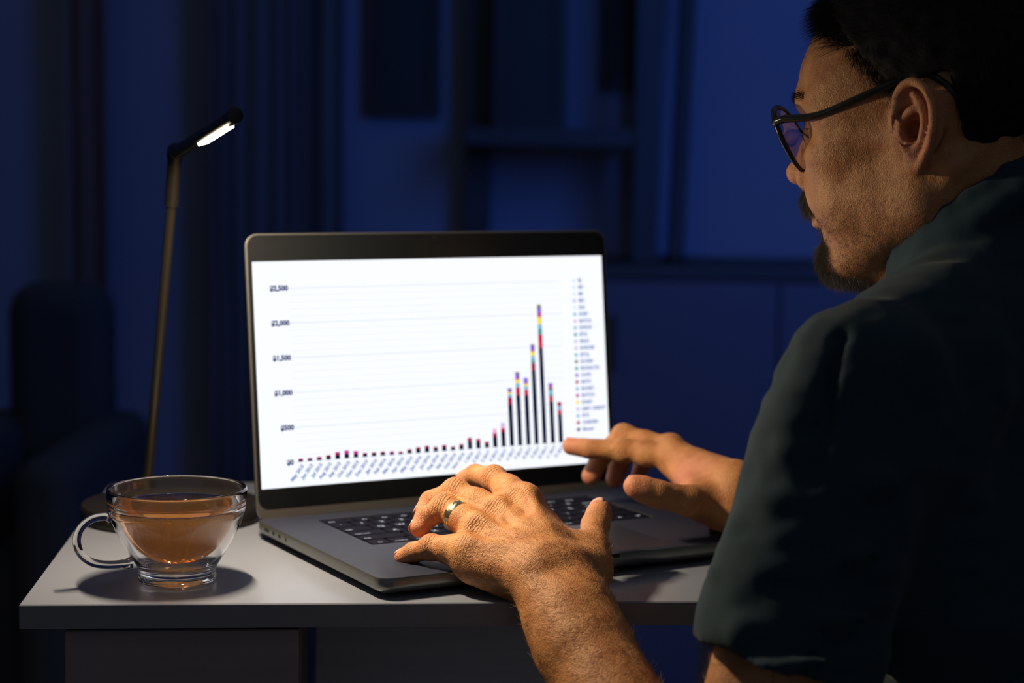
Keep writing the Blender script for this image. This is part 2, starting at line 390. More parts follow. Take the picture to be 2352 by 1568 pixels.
M['navy'] = grain(mat('navy_lacquer', (.085, .09, .14), .5), 20, .06)

# ------------------------------------------------------------------ the room
def struct(o): o['kind'] = 'structure'; return o
FL = -740.
struct(box('floor', -2300, 2700, -1500, 4060, FL-50, FL, M['floor']))
struct(box('wall_back', -2300, 2700, 3950, 4060, FL, 1900, M['wall']))
struct(box('wall_left', -2360, -2300, -1500, 4060, FL, 1900, M['wall']))
struct(box('wall_right', 2700, 2760, -1500, 4060, FL, 1900, M['wall']))
struct(box('baseboard_back', -2300, 2700, 3930, 3950, FL, FL+90, M['navy'], bev=3))

def bgx(px, Y): return (px-1176)*Y/F_PX
def bgz(py, Y): return CAM_H+Y*((784-py)/F_PX-PITCH)
# sideboard along the back wall
Ys = 3560.
sb = empty('sideboard', (600, Ys+190, FL)); tag(sb, 'long low navy sideboard standing against the back wall', 'sideboard')
zt = bgz(608, Ys); xl, xr = bgx(930, Ys), bgx(2650, Ys)
box('body', xl+15, xr-15, Ys+12, 3925, FL+18, zt-24, M['navy'], sb, 3)
box('top', xl, xr, Ys, 3930, zt-24, zt, M['dark_wood'], sb, 4)
nd = 4
for i in range(nd):
    a = xl+20+(xr-xl-40)*i/nd; b = xl+20+(xr-xl-40)*(i+1)/nd
    d = box('door', a+3, b-3, Ys-6, Ys+12, FL+26, zt-30, M['navy'], sb, 3)
    t = mesh('handle', *tube_vf([(b-30 if i % 2 == 0 else a+30, Ys-18, zt-200), (b-30 if i % 2 == 0 else a+30, Ys-18, zt-90)], 5, 8), M['steel']); t.parent = d; t.matrix_parent_inverse = Matrix.Translation(-Vector(sb.location))
for x in (xl+60, xr-60):
    for y in (Ys+50, 3890): box('leg', x-20, x+20, y-20, y+20, FL, FL+18, M['dark_wood'], sb, 2)
# open shelving unit: posts and shelf boards
Yw = 3700.
sh = empty('shelving_unit', (bgx(1300, Yw), Yw+100, FL)); tag(sh, 'tall dark open shelving unit against the back wall behind the laptop', 'shelf')
x0, x1 = bgx(1118, Yw), bgx(1506, Yw)
zs = bgz(337, Yw)
box('post', bgx(1448, Yw), x1, Yw, Yw+45, zt-420+420, 1500, M['dark_wood'], sh, 3)
box('post', x0-52, x0, Yw+170, Yw+215, zt, 1500, M['dark_wood'], sh, 3)
box('post', bgx(1448, Yw+190)+2, bgx(1506, Yw+190)-6, Yw+170, Yw+215, zt, 1500, M['dark_wood'], sh, 3)
box('shelf_board', x0-50, bgx(1450, Yw), Yw+5, Yw+215, zs, zs+36, M['dark_wood'], sh, 3)
box('shelf_board', x0-50, bgx(1450, Yw), Yw+5, Yw+215, zs+520, zs+556, M['dark_wood'], sh, 3)
sh.location.z = W3((0, 0, zt))[2]
for c in sh.children: c.location.z = 0; 
for c in sh.children:
    for v in c.data.vertices: v.co.z -= (zt-FL)*.001
# box file standing on the shelf, black frame hung behind, pole
zb = zs+36
t = empty('framed_print', (bgx(1208, Yw), Yw+90, zb)); tag(t, 'black framed print standing on the lower shelf board', 'picture')
fx0, fx1 = bgx(1125, Yw+90), bgx(1292, Yw+90)
def frame_parts(t, fx0, fx1, y, z0, z1, w=26):
    V, Fc = join_vf([box_vf(fx0, fx1, y, y+18, z0, z0+w), box_vf(fx0, fx1, y, y+18, z1-w, z1), box_vf(fx0, fx0+w, y, y+18, z0+w, z1-w), box_vf(fx1-w, fx1, y, y+18, z0+w, z1-w)])
    f = mesh('frame', V, Fc, M['dark_frame'], t, smooth=False)
    box('print', fx0+w, fx1-w, y+8, y+16, z0+w, z1-w, M['art'], t)
frame_parts(t, fx0, fx1, Yw+80, zb, zb+470)
t = empty('hanging_frame', (bgx(1432, Yw+240), 3945, bgz(206, Yw+240))); tag(t, 'black framed picture hung on the blue wall above the shelf', 'picture')
frame_parts(t, bgx(1366, Yw+235), bgx(1499, Yw+235), Yw+232, bgz(206, Yw+235), bgz(206, Yw+235)+420, 30)
t = empty('leaning_pole', (bgx(1548, Ys+150), Ys+150, zt)); tag(t, 'slim dark pole standing on the sideboard and leaning against the blue wall', 'pole')
tube('shaft', [(bgx(1548, Ys+150), Ys+150, zt+4), (bgx(1588, 3930), 3930, zt+1400)], 17, M['dark_wood'], t, 16)
tube('foot', [(bgx(1548, Ys+150), Ys+150, zt), (bgx(1548, Ys+150)+1, Ys+150, zt+14)], 24, M['rubber'], t, 16)
# curtains: folded cloth hanging from a rail on the left
def curtain(name, xa, xb, y, z0, z1, amp, waves, m, label):
    t = empty(name, ((xa+xb)/2, y, z0)); tag(t, label, 'curtain'); n = max(60, int(waves*14)); V = []; Fc = []
    for j in range(5):
        z = z0+(z1-z0)*j/4
        for i in range(n+1):
            u = i/n; V.append((xa+(xb-xa)*u+6*math.sin(j+u*9), y+amp*math.sin(2*PI*waves*u+.5*math.sin(7*u))*(1.05-.1*j/4), z))
    for j in range(4):
        for i in range(n): a = j*(n+1)+i; Fc.append((a, a+1, a+n+2, a+n+1))
    c = mesh('cloth', V, Fc, m, t); so = c.modifiers.new('thickness', 'SOLIDIFY'); so.thickness = .003
    return t
curtain('curtain', bgx(480, 3850), bgx(712, 3850), 3850, FL+20, 1500, 7, 6, M['curtain'], 'dark grey curtain hanging at the middle of the back wall, narrower folds')
curtain('curtain', bgx(160, 3850), bgx(250, 3850), 3850, FL+20, 1500, 10, 2, M['curtain_brown'], 'narrow brown curtain hanging beside the left end of the back wall')
curtain('curtain', bgx(722, 3860), bgx(790, 3860), 3868, FL+20, 1500, 8, 2, M['curtain'], 'narrow dark curtain strip next to the black wall panel')
t = empty('wall_panel', (bgx(920, 3900), 3945, bgz(275, 3900))); tag(t, 'broad black framed panel hung on the back wall above the laptop', 'panel')
frame_parts(t, bgx(835, 3900), bgx(1003, 3900), 3920, bgz(272, 3900), bgz(272, 3900)+560, 24)
cr = mesh('curtain_rail', *tube_vf([(bgx(60, 3850), 3850, 1515), (bgx(880, 3850), 3850, 1515)], 12, 12), M['steel']); tag(cr, 'metal curtain rail above the dark curtains', 'rail')
# dark armchair bulk at the far left, low
ac = empty('armchair', (bgx(70, 3000), 3000, FL)); tag(ac, 'dark upholstered armchair standing in the shadow at the far left', 'armchair')
zc = bgz(690, 3000); xa, xb = bgx(-160, 3000), bgx(262, 3000)
box('seat', xa+90, xb-90, 2720, 3250, FL+140, FL+430, M['chair_cloth'], ac, 45)
box('backrest', xa+60, xb-60, 3180, 3330, FL+140, zc, M['chair_cloth'], ac, 50)
box('armrest', xa, xa+95, 2700, 3300, FL+60, FL+600, M['chair_cloth'], ac, 35)
box('armrest', xb-95, xb, 2700, 3300, FL+60, FL+600, M['chair_cloth'], ac, 35)
for x in (xa+50, xb-50):
    for y in (2740, 3260): tube('leg', [(x, y, FL), (x, y, FL+145)], [13, 20], M['dark_wood'], ac, 10)

# ------------------------------------------------------------------ desk
DT = .0808; DX, DY = -349.4, 1310.8
dsk = empty('desk', (DX, DY, FL), DT); tag(dsk, 'white topped desk with dark front edge and brown pedestal under the laptop', 'desk')
DWID, DDEP, DTH = 600., 490.3, 17.8
z0 = -FL                                               # local z of the top surface
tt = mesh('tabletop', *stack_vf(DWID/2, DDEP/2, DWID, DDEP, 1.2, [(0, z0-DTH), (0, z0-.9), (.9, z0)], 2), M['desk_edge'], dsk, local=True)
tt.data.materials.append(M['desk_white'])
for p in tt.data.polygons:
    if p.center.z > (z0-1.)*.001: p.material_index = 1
def deskz(v): return z0+v
ped = box('pedestal', 30, 200, 24, 470, 30, z0-DTH, M['pedestal'], dsk, 1.5, True)
for i in range(3):
    za, zb_ = 45+i*225, 45+i*225+218
    d = box('drawer', 31, 199, 6, 24, za, zb_-3 if i < 2 else z0-DTH-3, M['pedestal'], dsk, 1.5, True)
    h = tube('handle', [(85, 0, (za+zb_)/2), (145, 0, (za+zb_)/2)], 4, M['steel'], None, 8, True); h.parent = d
box('side_panel', DWID-22, DWID-4, 40, 470, 0, z0-DTH, M['panel_gray'], dsk, 1, True)
box('modesty_panel', 206, 452, 215, 231, z0-430, z0-DTH, M['panel_gray'], dsk, 1, True)
box('plinth', 36, 194, 40, 460, 0, 30, M['black_plastic'], dsk, 1, True)

# ------------------------------------------------------------------ laptop
LW, LD, LT = 355.7, 248.1, 16.0
TH = .51066
lap = empty('laptop', (-93.06, 1337.07, 0), TH); tag(lap, 'open grey laptop showing a bar chart on its bright screen', 'laptop')
cx, cy = LW/2, LD/2
# base with a recessed keyboard well
KX0, KX1, KY0, KY1 = 44.6, 311.1, 110.2, 219.
N = 4*9; n8 = 8
prof = [(9, 3.2), (4.5, 3.9), (1.6, 5.8), (.2, 8.6), (0, 10.5), (0, LT-.7), (.25, LT-.2), (.7, LT)]
V, Fc = stack_vf(cx, cy, LW, LD, 12, prof, n8, True, False)
o_last = (len(prof)-1)*N
kcx, kcy, kw, kd = (KX0+KX1)/2, (KY0+KY1)/2, KX1-KX0, KY1-KY0
for r_, z in ((2.5, LT), (2.5, LT-1.3)):
    V += [(x, y, z) for x, y in rrect(kcx, kcy, kw, kd, r_, n8)]
a0 = len(prof)*N
for i in range(N):
    j = (i+1) % N
    Fc.append((o_last+i, o_last+j, a0+j, a0+i)); Fc.append((a0+i, a0+j, a0+N+j, a0+N+i))
base = mesh('base', V, Fc, [M['alu'], M['alu_side']], lap, local=True)
for p in base.data.polygons:
    if p.center.z < (LT-.3)*.001: p.material_index = 1
V = [(x, y, LT-1.3) for x, y in rrect(kcx, kcy, kw, kd, 2.5, n8)]
mesh('keyboard_tray', V+[(x, y, LT-2.2) for x, y, _ in V], [tuple(range(N))]+[(i, (i+1) % N, N+(i+1) % N, N+i) for i in range(N)], M['well'], lap, False, True)
for x, y in ((30, 25), (LW-30, 25), (30, LD-25), (LW-30, LD-25)):
    mesh('foot', *lathe_vf([(.01, 0), (8, 0), (9, 1), (9, 3.6), (.01, 3.6)], (x, y, 0), 20), M['rubber'], lap, local=True)
U = (KX1-KX0-2.)/14.5; RP = (KY1-KY0-1.6)/6
rows = [[(1.5, 'esc')]+[(1, 'F%d' % i) for i in range(1, 13)]+[(1, '')],
        [(1, '`')]+[(1, c) for c in '1234567890-=']+[(1.5, 'delete')],
        [(1.5, 'tab')]+[(1, c) for c in 'QWERTYUIOP[]']+[(1, '\\')],
        [(1.75, 'caps lock')]+[(1, c) for c in "ASDFGHJKL;'"]+[(1.75, 'return')],
        [(2.25, 'shift')]+[(1, c) for c in 'ZXCVBNM,./']+[(2.25, 'shift')],
        [(1, 'fn'), (1, 'control'), (1, 'option'), (1.25, 'command'), (5, ''), (1.25, 'command'), (1, 'option'), (1, '<'), (1, '^'), (1, '>')]]
keymesh = {}
for r_, row in enumerate(rows):
    x = KX0+1.; yc = KY1-.8-RP*(r_+.5)
    for w, s in row:
        kw_, kd_ = w*U-2.2, RP-2.0
        if w not in keymesh:
            k = mesh('key', *stack_vf(0, 0, kw_, kd_, 1.8, [(0, 0), (0, 1.2), (.35, 1.5)], 3), M['key'], lap, local=True); keymesh[w] = k.data
        else:
            k = bpy.data.objects.new('key', keymesh[w]); COL.objects.link(k); k.parent = lap
        k.location = ((x+w*U/2)*.001, yc*.001, (LT-1.3)*.001)
        if s:
            big = len(s) == 1; tv, tf = text_vf(s, 7.4 if big else (4.8 if len(s) < 4 else 3.7), 'CENTER' if big or w == 1 else 'LEFT', .015)
            ox, oy = (0, 0) if big else ((0, -3.5) if w == 1 else (-kw_/2+2, -3.2))
            if r_ == 0 and s != 'esc': oy = -4.0
            l = mesh('lettering', [(a+ox, b+oy, 1.53) for a, b, _ in tv], tf, M['legend'], k, False, True)
        x += w*U
tp = mesh('trackpad', *stack_vf(cx, 57.5, 171, 97, 4, [(0, LT-.4), (0, LT+.05), (.3, LT+.12)], 5), M['trackpad'], lap, local=True)
for gx in ((14, 40), (LW-40, LW-14)):                    # speaker grille perforations
    parts = []
    for i in range(11):
        for j in range(42):
            x = gx[0]+(gx[1]-gx[0])*i/10; y = 112+105*j/41+(1.2 if i % 2 else 0)
            parts.append(([(x-.35, y-.35, LT+.02), (x+.35, y-.35, LT+.02), (x+.35, y+.35, LT+.02), (x-.35, y+.35, LT+.02)], [(0, 1, 2, 3)]))
    g = mesh('speaker_grille', *join_vf(parts), M['well'], lap, False, True); g['kind'] = 'stuff'
box('lid_notch', 150, 206, -.25, 2.2, LT-3.4, LT+.03, M['well'], lap, .6, True)
for yb, w, hh in ((221, 9.5, 2.8), (206.5, 5, 3.2), (193.5, 5, 3.2), (180, 2.6, 3.8)):   # sockets on the left side
    V, Fc = stack_vf(0, 0, w, hh, min(w, hh)/2-.05, [(0, 0), (0, .35)], 5)
    mesh('port', [(-.15+.2-zz*.5, yb+xx, 11+yy) for xx, yy, zz in V], Fc, M['well'], lap, True, True)
# lid
PH = 1.4518; HY, HZ = LD-6., 12.
dY, dZ = math.cos(PH), math.sin(PH)
def L2(a, b, c):                                        # a across, b up the lid, c towards the user
    return (a, HY+b*dY-c*dZ, HZ+b*dZ+c*dY)
LL = LD-4.
def lid_stack(cx_, cy_, w, d, r, prof, n=8): 
    V, Fc = stack_vf(cx_, cy_, w, d, r, prof, n); return [L2(*v) for v in V], Fc
mesh('lid', *lid_stack(cx, LL/2+1, LW, LL-2, 11, [(1.5, -4.2), (.3, -3.4), (0, -2.4), (0, -.5), (.5, 0)]), M['alu_side'], lap, local=True)
mesh('bezel', *lid_stack(cx, LL/2+5, LW-3.4, LL-13, 9.6, [(0, 0.0), (0, .15), (.2, .22)]), M['black_gloss'], lap, local=True)
mesh('hinge', [L2(*v) for v in tube_vf([(28, 0, -1.5), (LW-28, 0, -1.5)], 4.6, 20)[0]], tube_vf([(28, 0, -1.5), (LW-28, 0, -1.5)], 4.6, 20)[1], M['black_plastic'], lap, local=True)
mesh('webcam', *lid_stack(cx, LL-5, 4, 4, 1.9, [(0, .2), (0, .3)]), M['black_plastic'], lap, local=True)
SX0, SX1, SY0, SY1 = 5.0, 350.6, 28.9, 220.4
scn = mesh('screen', *lid_stack((SX0+SX1)/2, (SY0+SY1)/2, SX1-SX0, SY1-SY0, .6, [(0, .2), (0, .3)], 2), M['screen'], lap, smooth=False, local=True)
# the chart printed on the screen
def flat(rects, z):
    V = []; Fc = []
    for x0, x1, y0, y1 in rects:
        n = len(V); V += [L2(x0, y0, z), L2(x1, y0, z), L2(x1, y1, z), L2(x0, y1, z)]; Fc.append((n, n+1, n+2, n+3))
    return V, Fc
def scr_part(name, groups):
    """groups: {material: (V, F)} -> one flat printed part"""
    V = []; Fc = []; mi = []; mats = []
    for i, (m, (v, f)) in enumerate(groups.items()):
        n = len(V); V += v; Fc += [tuple(k+n for k in q) for q in f]; mi += [i]*len(f); mats.append(M[m])
    o = mesh(name, V, Fc, mats, None, False, True); o.parent = scn; o['kind'] = 'stuff'
    o.data.polygons.foreach_set('material_index', mi); return o
y0g, dyg = 49.6, 29.56
gl = []; gmin = []
for i in range(6): gl.append((37.5, 304.8, y0g+dyg*i-.18, y0g+dyg*i+.18))
for i in range(25):
    if i % 5: gmin.append((37.5, 304.8, y0g+dyg/5*i-.12, y0g+dyg/5*i+.12))
scr_part('gridlines', {'print_line': flat(gl, .32), 'print_pale': flat(gmin, .32)})
hp = [7, 7, 8, 10, 16, 18, 15, 9, 9, 9, 8, 6, 10, 13, 15, 11, 14, 9, 13, 26, 22, 14, 42, 55, 133, 169, 154, 230, 320, 138, 93]
segs = {24: [('navy', 0, .72), ('crimson', .72, .84), ('cyan', .84, .895), ('yellow', .895, .93), ('magenta', .93, .95), ('violet', .95, .985), ('olive', .985, 1)],
        25: [('navy', 0, .68), ('red', .68, .79), ('cyan', .79, .85), ('yellow', .85, .895), ('magenta', .895, .92), ('violet', .92, .97), ('olive', .97, 1)],
        26: [('navy', 0, .74), ('red', .74, .82), ('cyan', .82, .875), ('yellow', .875, .91), ('magenta', .91, .93), ('violet', .93, 1)],
        27: [('navy', 0, .74), ('crimson', .74, .81), ('teal', .81, .84), ('cyan', .84, .885), ('yellow', .885, .925), ('magenta', .925, .94), ('violet', .94, .985), ('olive', .985, 1)],
        28: [('navy', 0, .69), ('red', .69, .785), ('teal', .785, .825), ('cyan', .825, .86), ('yellow', .86, .91), ('magenta', .91, .94), ('violet', .94, .97), ('olive', .97, 1)],
        29: [('navy', 0, .69), ('red', .69, .78), ('teal', .78, .82), ('cyan', .82, .87), ('olive', .87, .93), ('magenta', .93, .955), ('violet', .955, 1)],
        30: [('navy', 0, .70), ('red', .70, .80), ('cyan', .80, .90), ('crimson', .90, 1)],
        22: [('navy', 0, .58), ('crimson', .58, .76), ('pink', .76, 1)], 23: [('navy', 0, .60), ('crimson', .60, .76), ('pink', .76, .88), ('lilac', .88, 1)],
        4: [('navy', 0, .55), ('crimson', .55, .8), ('magenta', .8, 1)], 5: [('navy', 0, .55), ('magenta', .55, 1)], 6: [('navy', 0, .55), ('magenta', .55, 1)]}
gr = {}
for i, h_ in enumerate(hp):
    xc = 41.4+8.57*i; H_ = h_*(.368+.03*i/30)
    for nm, a, b in segs.get(i, [('navy', 0, .68), ('crimson', .68, 1)] if h_ > 8 else [('navy', 0, .6), ('magenta', .6, 1)]):
        gr.setdefault('print_'+nm, []).append((xc-2.15, xc+2.15, y0g+.3+H_*a, y0g+.3+H_*b))
scr_part('chart_bars', {k: flat(v, .34) for k, v in gr.items()})
def txt(s, size, x, y, rot=0., align='RIGHT'):
    v, f = text_vf(s, size, align, .05); c, s_ = math.cos(rot), math.sin(rot)
    return [L2(x+a*c-b*s_, y+a*s_+b*c, .34) for a, b, _ in v], f
parts = [txt(s, 6.0, 36.6 if i else 35, y0g+dyg*i) for i, s in enumerate(('$0', '$500', '$1,000', '$1,500', '$2,000', '$2,500'))]
V, Fc = join_vf(parts); scr_part('value_labels', {'print_text': (V, Fc)})
mon = ['Jan', 'Feb', 'Mar', 'Apr', 'May', 'Jun', 'Jul', 'Aug', 'Sep', 'Oct', 'Nov', 'Dec']
parts = [txt('%s %d' % (mon[(4+i) % 12], 2015+(4+i)//12) if i < 19 else '%d %d' % ((i+5) % 12+1, 2015+(4+i)//12), 4.3, 43.4+8.57*i, 46.8, math.radians(49)) for i in range(31)]
V, Fc = join_vf(parts); scr_part('date_labels', {'print_grey': (V, Fc)})
leg = [('BJ', 'pale'), ('BD', 'pale'), ('BB', 'pale'), ('BE1', 'lilac'), ('SLR', 'pale'), ('SURF', 'cyan'), ('BATC2', 'pink'), ('EUROS', 'cyan'), ('BTG', 'teal'), ('BSLE1', 'lilac'), ('SUROSE', 'lilac'), ('BTCL', 'cyan'),
       ('SCOSD', 'olive'), ('BCHACTD', 'teal'), ('CATE', 'violet'), ('BATC', 'crimson'), ('BCHEC', 'cyan'), ('BATCU', 'magenta'), ('DASH', 'yellow'), ('LBRY CREDIT', 'lilac'), ('ETC', 'cyan'), ('CARDED', 'crimson'), ('Bitcoin', 'navy')]
g2 = {}; parts = []
for i, (s, c) in enumerate(leg):
    y = 197.8-(197.8-60.5)*i/22; xd = 319.6-1.8*i/22
    v, f = lathe_vf([(.01, 0), (1.75, 0)], (0, 0, 0), 14); v = [L2(xd+a, y+b, .34) for a, b, _ in v]
    q = g2.setdefault('print_'+c, [[], []]); n = len(q[0]); q[0] += v; q[1] += [tuple(k+n for k in w) for w in f]
    parts.append(txt(s, 4.3, xd+4.4, y, 0, 'LEFT'))
V, Fc = join_vf(parts); g3 = {k: (v[0], v[1]) for k, v in g2.items()}; g3['print_grey'] = (g3.get('print_grey', ([], []))[0]+V, Fc)
scr_part('chart_key', g3)

# ------------------------------------------------------------------ desk lamp
LB = (-298, 1632, 0)
lamp = empty('desk_lamp', LB); tag(lamp, 'slim dark desk lamp with a lit warm strip and a round base', 'desk lamp')
V, Fc = lathe_vf([(.01, 0), (78, 0), (80, 2), (80, 11), (78, 14), (.01, 15)], LB, 96); weld(mesh('base', V, Fc, M['lamp_metal'], lamp))
def on(px, py, Y):                                        # point on the sight line at depth Y
    X, Yp = px-1176, py-784; c, s = math.cos(ROLL), math.sin(ROLL); X, Yp = X*c+Yp*s, -X*s+Yp*c
    d = np.array([X/F_PX, math.cos(PITCH)-Yp/F_PX*math.sin(PITCH), -math.sin(PITCH)-Yp/F_PX*math.cos(PITCH)])
    return np.array([0, 0, CAM_H])+d*(Y/d[1])
p0 = on(330, 1168, 1650); p1 = on(345, 1040, 1644); p2 = on(394, 470, 1585); p3 = on(402, 352, 1566); p4 = on(538, 266, 1385)
tube('socket', [(p0[0], p0[1], 12), (p0[0]+.5, p0[1], 26)], [9, 7], M['lamp_metal'], lamp, 20)
tube('pole', catmull([(p0[0], p0[1], 14), p0+np.array([.5, 0, 18]), p1, p2], 8), 4.4, M['lamp_metal'], lamp, 18)
tube('upper_pole', [p2, p3], 5.9, M['lamp_metal'], lamp, 18)
hd = (p4-p3)/np.linalg.norm(p4-p3); 
V, Fc = tube_vf(catmull([p3-np.array([0, 0, 5]), p3+np.array([0, 0, 2]), p3+hd*12], 6), 6.6, 18); mesh('joint', V, Fc, M['lamp_metal'], lamp)
tube('lamp_head', [p3+hd*8, p4], 5.7, M['lamp_metal'], lamp, 28)
tube('end_cap', [p4-hd*2, p4+hd*3, p4+hd*3.4], [6.1, 6.1, 5.4], M['black_plastic'], lamp, 28)
dn = np.array([.42, -.34, -.84]); dn -= hd*(dn@hd); dn /= np.linalg.norm(dn); sd = np.cross(hd, dn)
Lh = np.linalg.norm(p4-p3); a, b = p3+hd*Lh*.47, p3+hd*Lh*.89
V = []
for c in (a, b):
    for s in (-4.0, 4.0):
        for q in (4.2, 6.4): V.append(c+sd*s+dn*q)
mesh('light_strip', V, [(0, 1, 3, 2), (4, 6, 7, 5), (0, 4, 5, 1), (2, 3, 7, 6), (1, 5, 7, 3), (0, 2, 6, 4)], M['lamp_strip'], lamp, False)
ll = bpy.data.lights.new('lamp_light', 'AREA'); ll.shape = 'RECTANGLE'; ll.size = Lh*.42*.001; ll.size_y = .0066; ll.energy = LAMP_POWER; ll.color = LAMP_COLOR
lo_ = bpy.data.objects.new('lamp_light', ll); COL.objects.link(lo_); lo_.matrix_world = Matrix([[hd[0], -np.cross(dn, hd)[0]*-1*-1, -dn[0], 0], [hd[1], -np.cross(dn, hd)[1], -dn[1], 0], [hd[2], -np.cross(dn, hd)[2], -dn[2], 0], [0, 0, 0, 1]])
lo_.location = W3((a+b)/2+dn*6.8); ll.cycles.is_caustics_light = True
tube('cable', catmull([(LB[0]+10, LB[1]+78, 6), (LB[0]+20, LB[1]+110, 3), (LB[0]-10, LB[1]+165, 3), (LB[0]-14, LB[1]+205, -60), (LB[0]-14, LB[1]+210, -500)], 8), 2.4, M['black_plastic'], lamp, 10)

# ------------------------------------------------------------------ cup of tea
CC = (-251.5, 1397, 0)
SZ = 0.0                                                  # the cup stands on the desk
cup = empty('tea_cup', (CC[0], CC[1], SZ)); tag(cup, 'double walled glass cup of amber tea near the desk corner', 'cup')
def smooth_prof(P, n=5): return [tuple(p) for p in catmull(P, n)]
IN = [(50.2, 69.6), (49.7, 66), (48.9, 61), (47.3, 57), (45.2, 52.6), (41.8, 44.5), (36.5, 35), (28.5, 25.5), (17, 17.6), (8, 15.2), (.01, 14.8)]
outer = smooth_prof([(.01, 3.5), (20, 3.4), (25, 2.2), (26.8, .2), (28.8, .2), (29.6, 3), (29, 7), (30, 11), (34.5, 18), (40, 27), (44.9, 36), (49.2, 47), (51.4, 55), (52.3, 62), (52.6, 68), (52.2, 70.4), (51.2, 70.9)]+IN[:4], 4)
outer = [(max(r, .01), z) for r, z in outer]
void = smooth_prof([(.01, 13.2), (8, 13.5), (17.5, 15.9), (29.6, 24), (37.8, 34), (43.2, 43.6), (46.4, 51), (48.4, 54.6), (49.9, 57.0), (50.3, 55), (49.7, 51), (47.9, 46.4), (43.4, 36), (38.4, 27), (33, 18.5), (27.5, 12), (22, 10.4), (.01, 10)], 4)
void = [(max(r, .01), z) for r, z in void]
def shift(prof, dz): return [(r, z+dz) for r, z in prof]
co = weld(mesh('outer_glass', *lathe_vf(shift(outer, SZ), CC, 128), M['glass'], cup))
cv = mesh('inner_glass', *lathe_vf(shift(void, SZ), CC, 128), M['glass'], cup); weld(cv)
bm = bmesh.new(); bm.from_mesh(cv.data); bmesh.ops.reverse_faces(bm, faces=bm.faces); bm.to_mesh(cv.data); bm.free()
# tea: fills the inner bowl, its skin just inside the glass
TL = 57.0
bw = [(max(r, .01), z) for r, z in smooth_prof(IN[2:], 6)]; k0 = min(range(len(bw)), key=lambda q: abs(bw[q][1]-TL)); TL = bw[k0][1]
V, Fc = lathe_vf(shift([(.01, TL), (bw[k0][0]-1.0, TL)]+bw[k0:], SZ), CC, 128)
te = weld(mesh('tea', V, Fc, M['tea'])); tag(te, 'amber tea filling the double walled glass cup', 'tea')
ha = math.radians(206)                                    # the handle's bearing
def hpt(r_, z): return np.array([CC[0]+r_*math.cos(ha), CC[1]+r_*math.sin(ha), z])
hp_ = [hpt(50.5, 51), hpt(56, 52.5), hpt(65, 51), hpt(73, 45), hpt(76, 36), hpt(73.5, 26), hpt(65, 18.5), hpt(52, 15.5), hpt(35, 15.5)]
hc = catmull(hp_, 6); rr = [3.1]*len(hc); rr[0] = 5.2; rr[1] = 4.2; rr[2] = 3.5; rr[-1] = 5.0; rr[-2] = 4.2; rr[-3] = 3.5
tube('handle', hc, rr, M['glass'], cup, 20)
for i in range(9):                                        # blossom shreds lying at the bottom of the tea
    a = -2.5+i*.42; r_ = 6+9*random.random(); c = np.array([CC[0]+r_*1.2*math.cos(a), CC[1]+r_*math.sin(a), SZ+15.6+3.*(r_/17)**2])
    e = np.array([random.uniform(-5, 5), random.uniform(-2, 2), random.uniform(3, 9)])
    P = catmull([c, c+e*.5+np.array([random.uniform(-2, 2), 0, 0]), c+e], 4)
    v = tube('tea_blossom', P, [.6+1.3*math.sin(PI*k/(len(P)-1))*(.6+.4*random.random()) for k in range(len(P))], M['petal'], None, 7)
    tag(v, 'orange blossom shred lying at the bottom of the tea', 'blossom', 'blossom shreds in the tea')
# ------------------------------------------------------------------ the man
per = empty('person', (380, 1400, -360)); tag(per, 'man in glasses and dark shirt typing on the laptop and pointing at its screen', 'person')
S = np.array([228., 1203, 178]); E = np.array([133., 1152, -150]); Wr = on(1264, 1330, 1338)
NB = np.array([356., 1402, 232])                          # root of the neck
SR = np.array([392., 1602, 178]); ER = np.array([345., 1500, -70]); WR = np.array([186.5, 1525, 46])
# head frame
b_, th_ = math.radians(31), math.radians(8)
Fv = np.array([-math.cos(b_), math.sin(b_), 0]); Lv = np.array([-math.sin(b_), -math.cos(b_), 0]); Uz = np.array([0, 0, 1.])
F2 = Fv*math.cos(th_)-Uz*math.sin(th_); U2 = Uz*math.cos(th_)+Fv*math.sin(th_)
HO = np.array([283., 1340, 343.])-75*Lv
HR = np.stack([F2, Lv, U2])                               # rows: local axes in the world
def h2w(p): return HO+np.asarray(p, float)@HR
def w2h(p): return (np.asarray(p, float)-HO)@HR.T
NBl = w2h(NB)

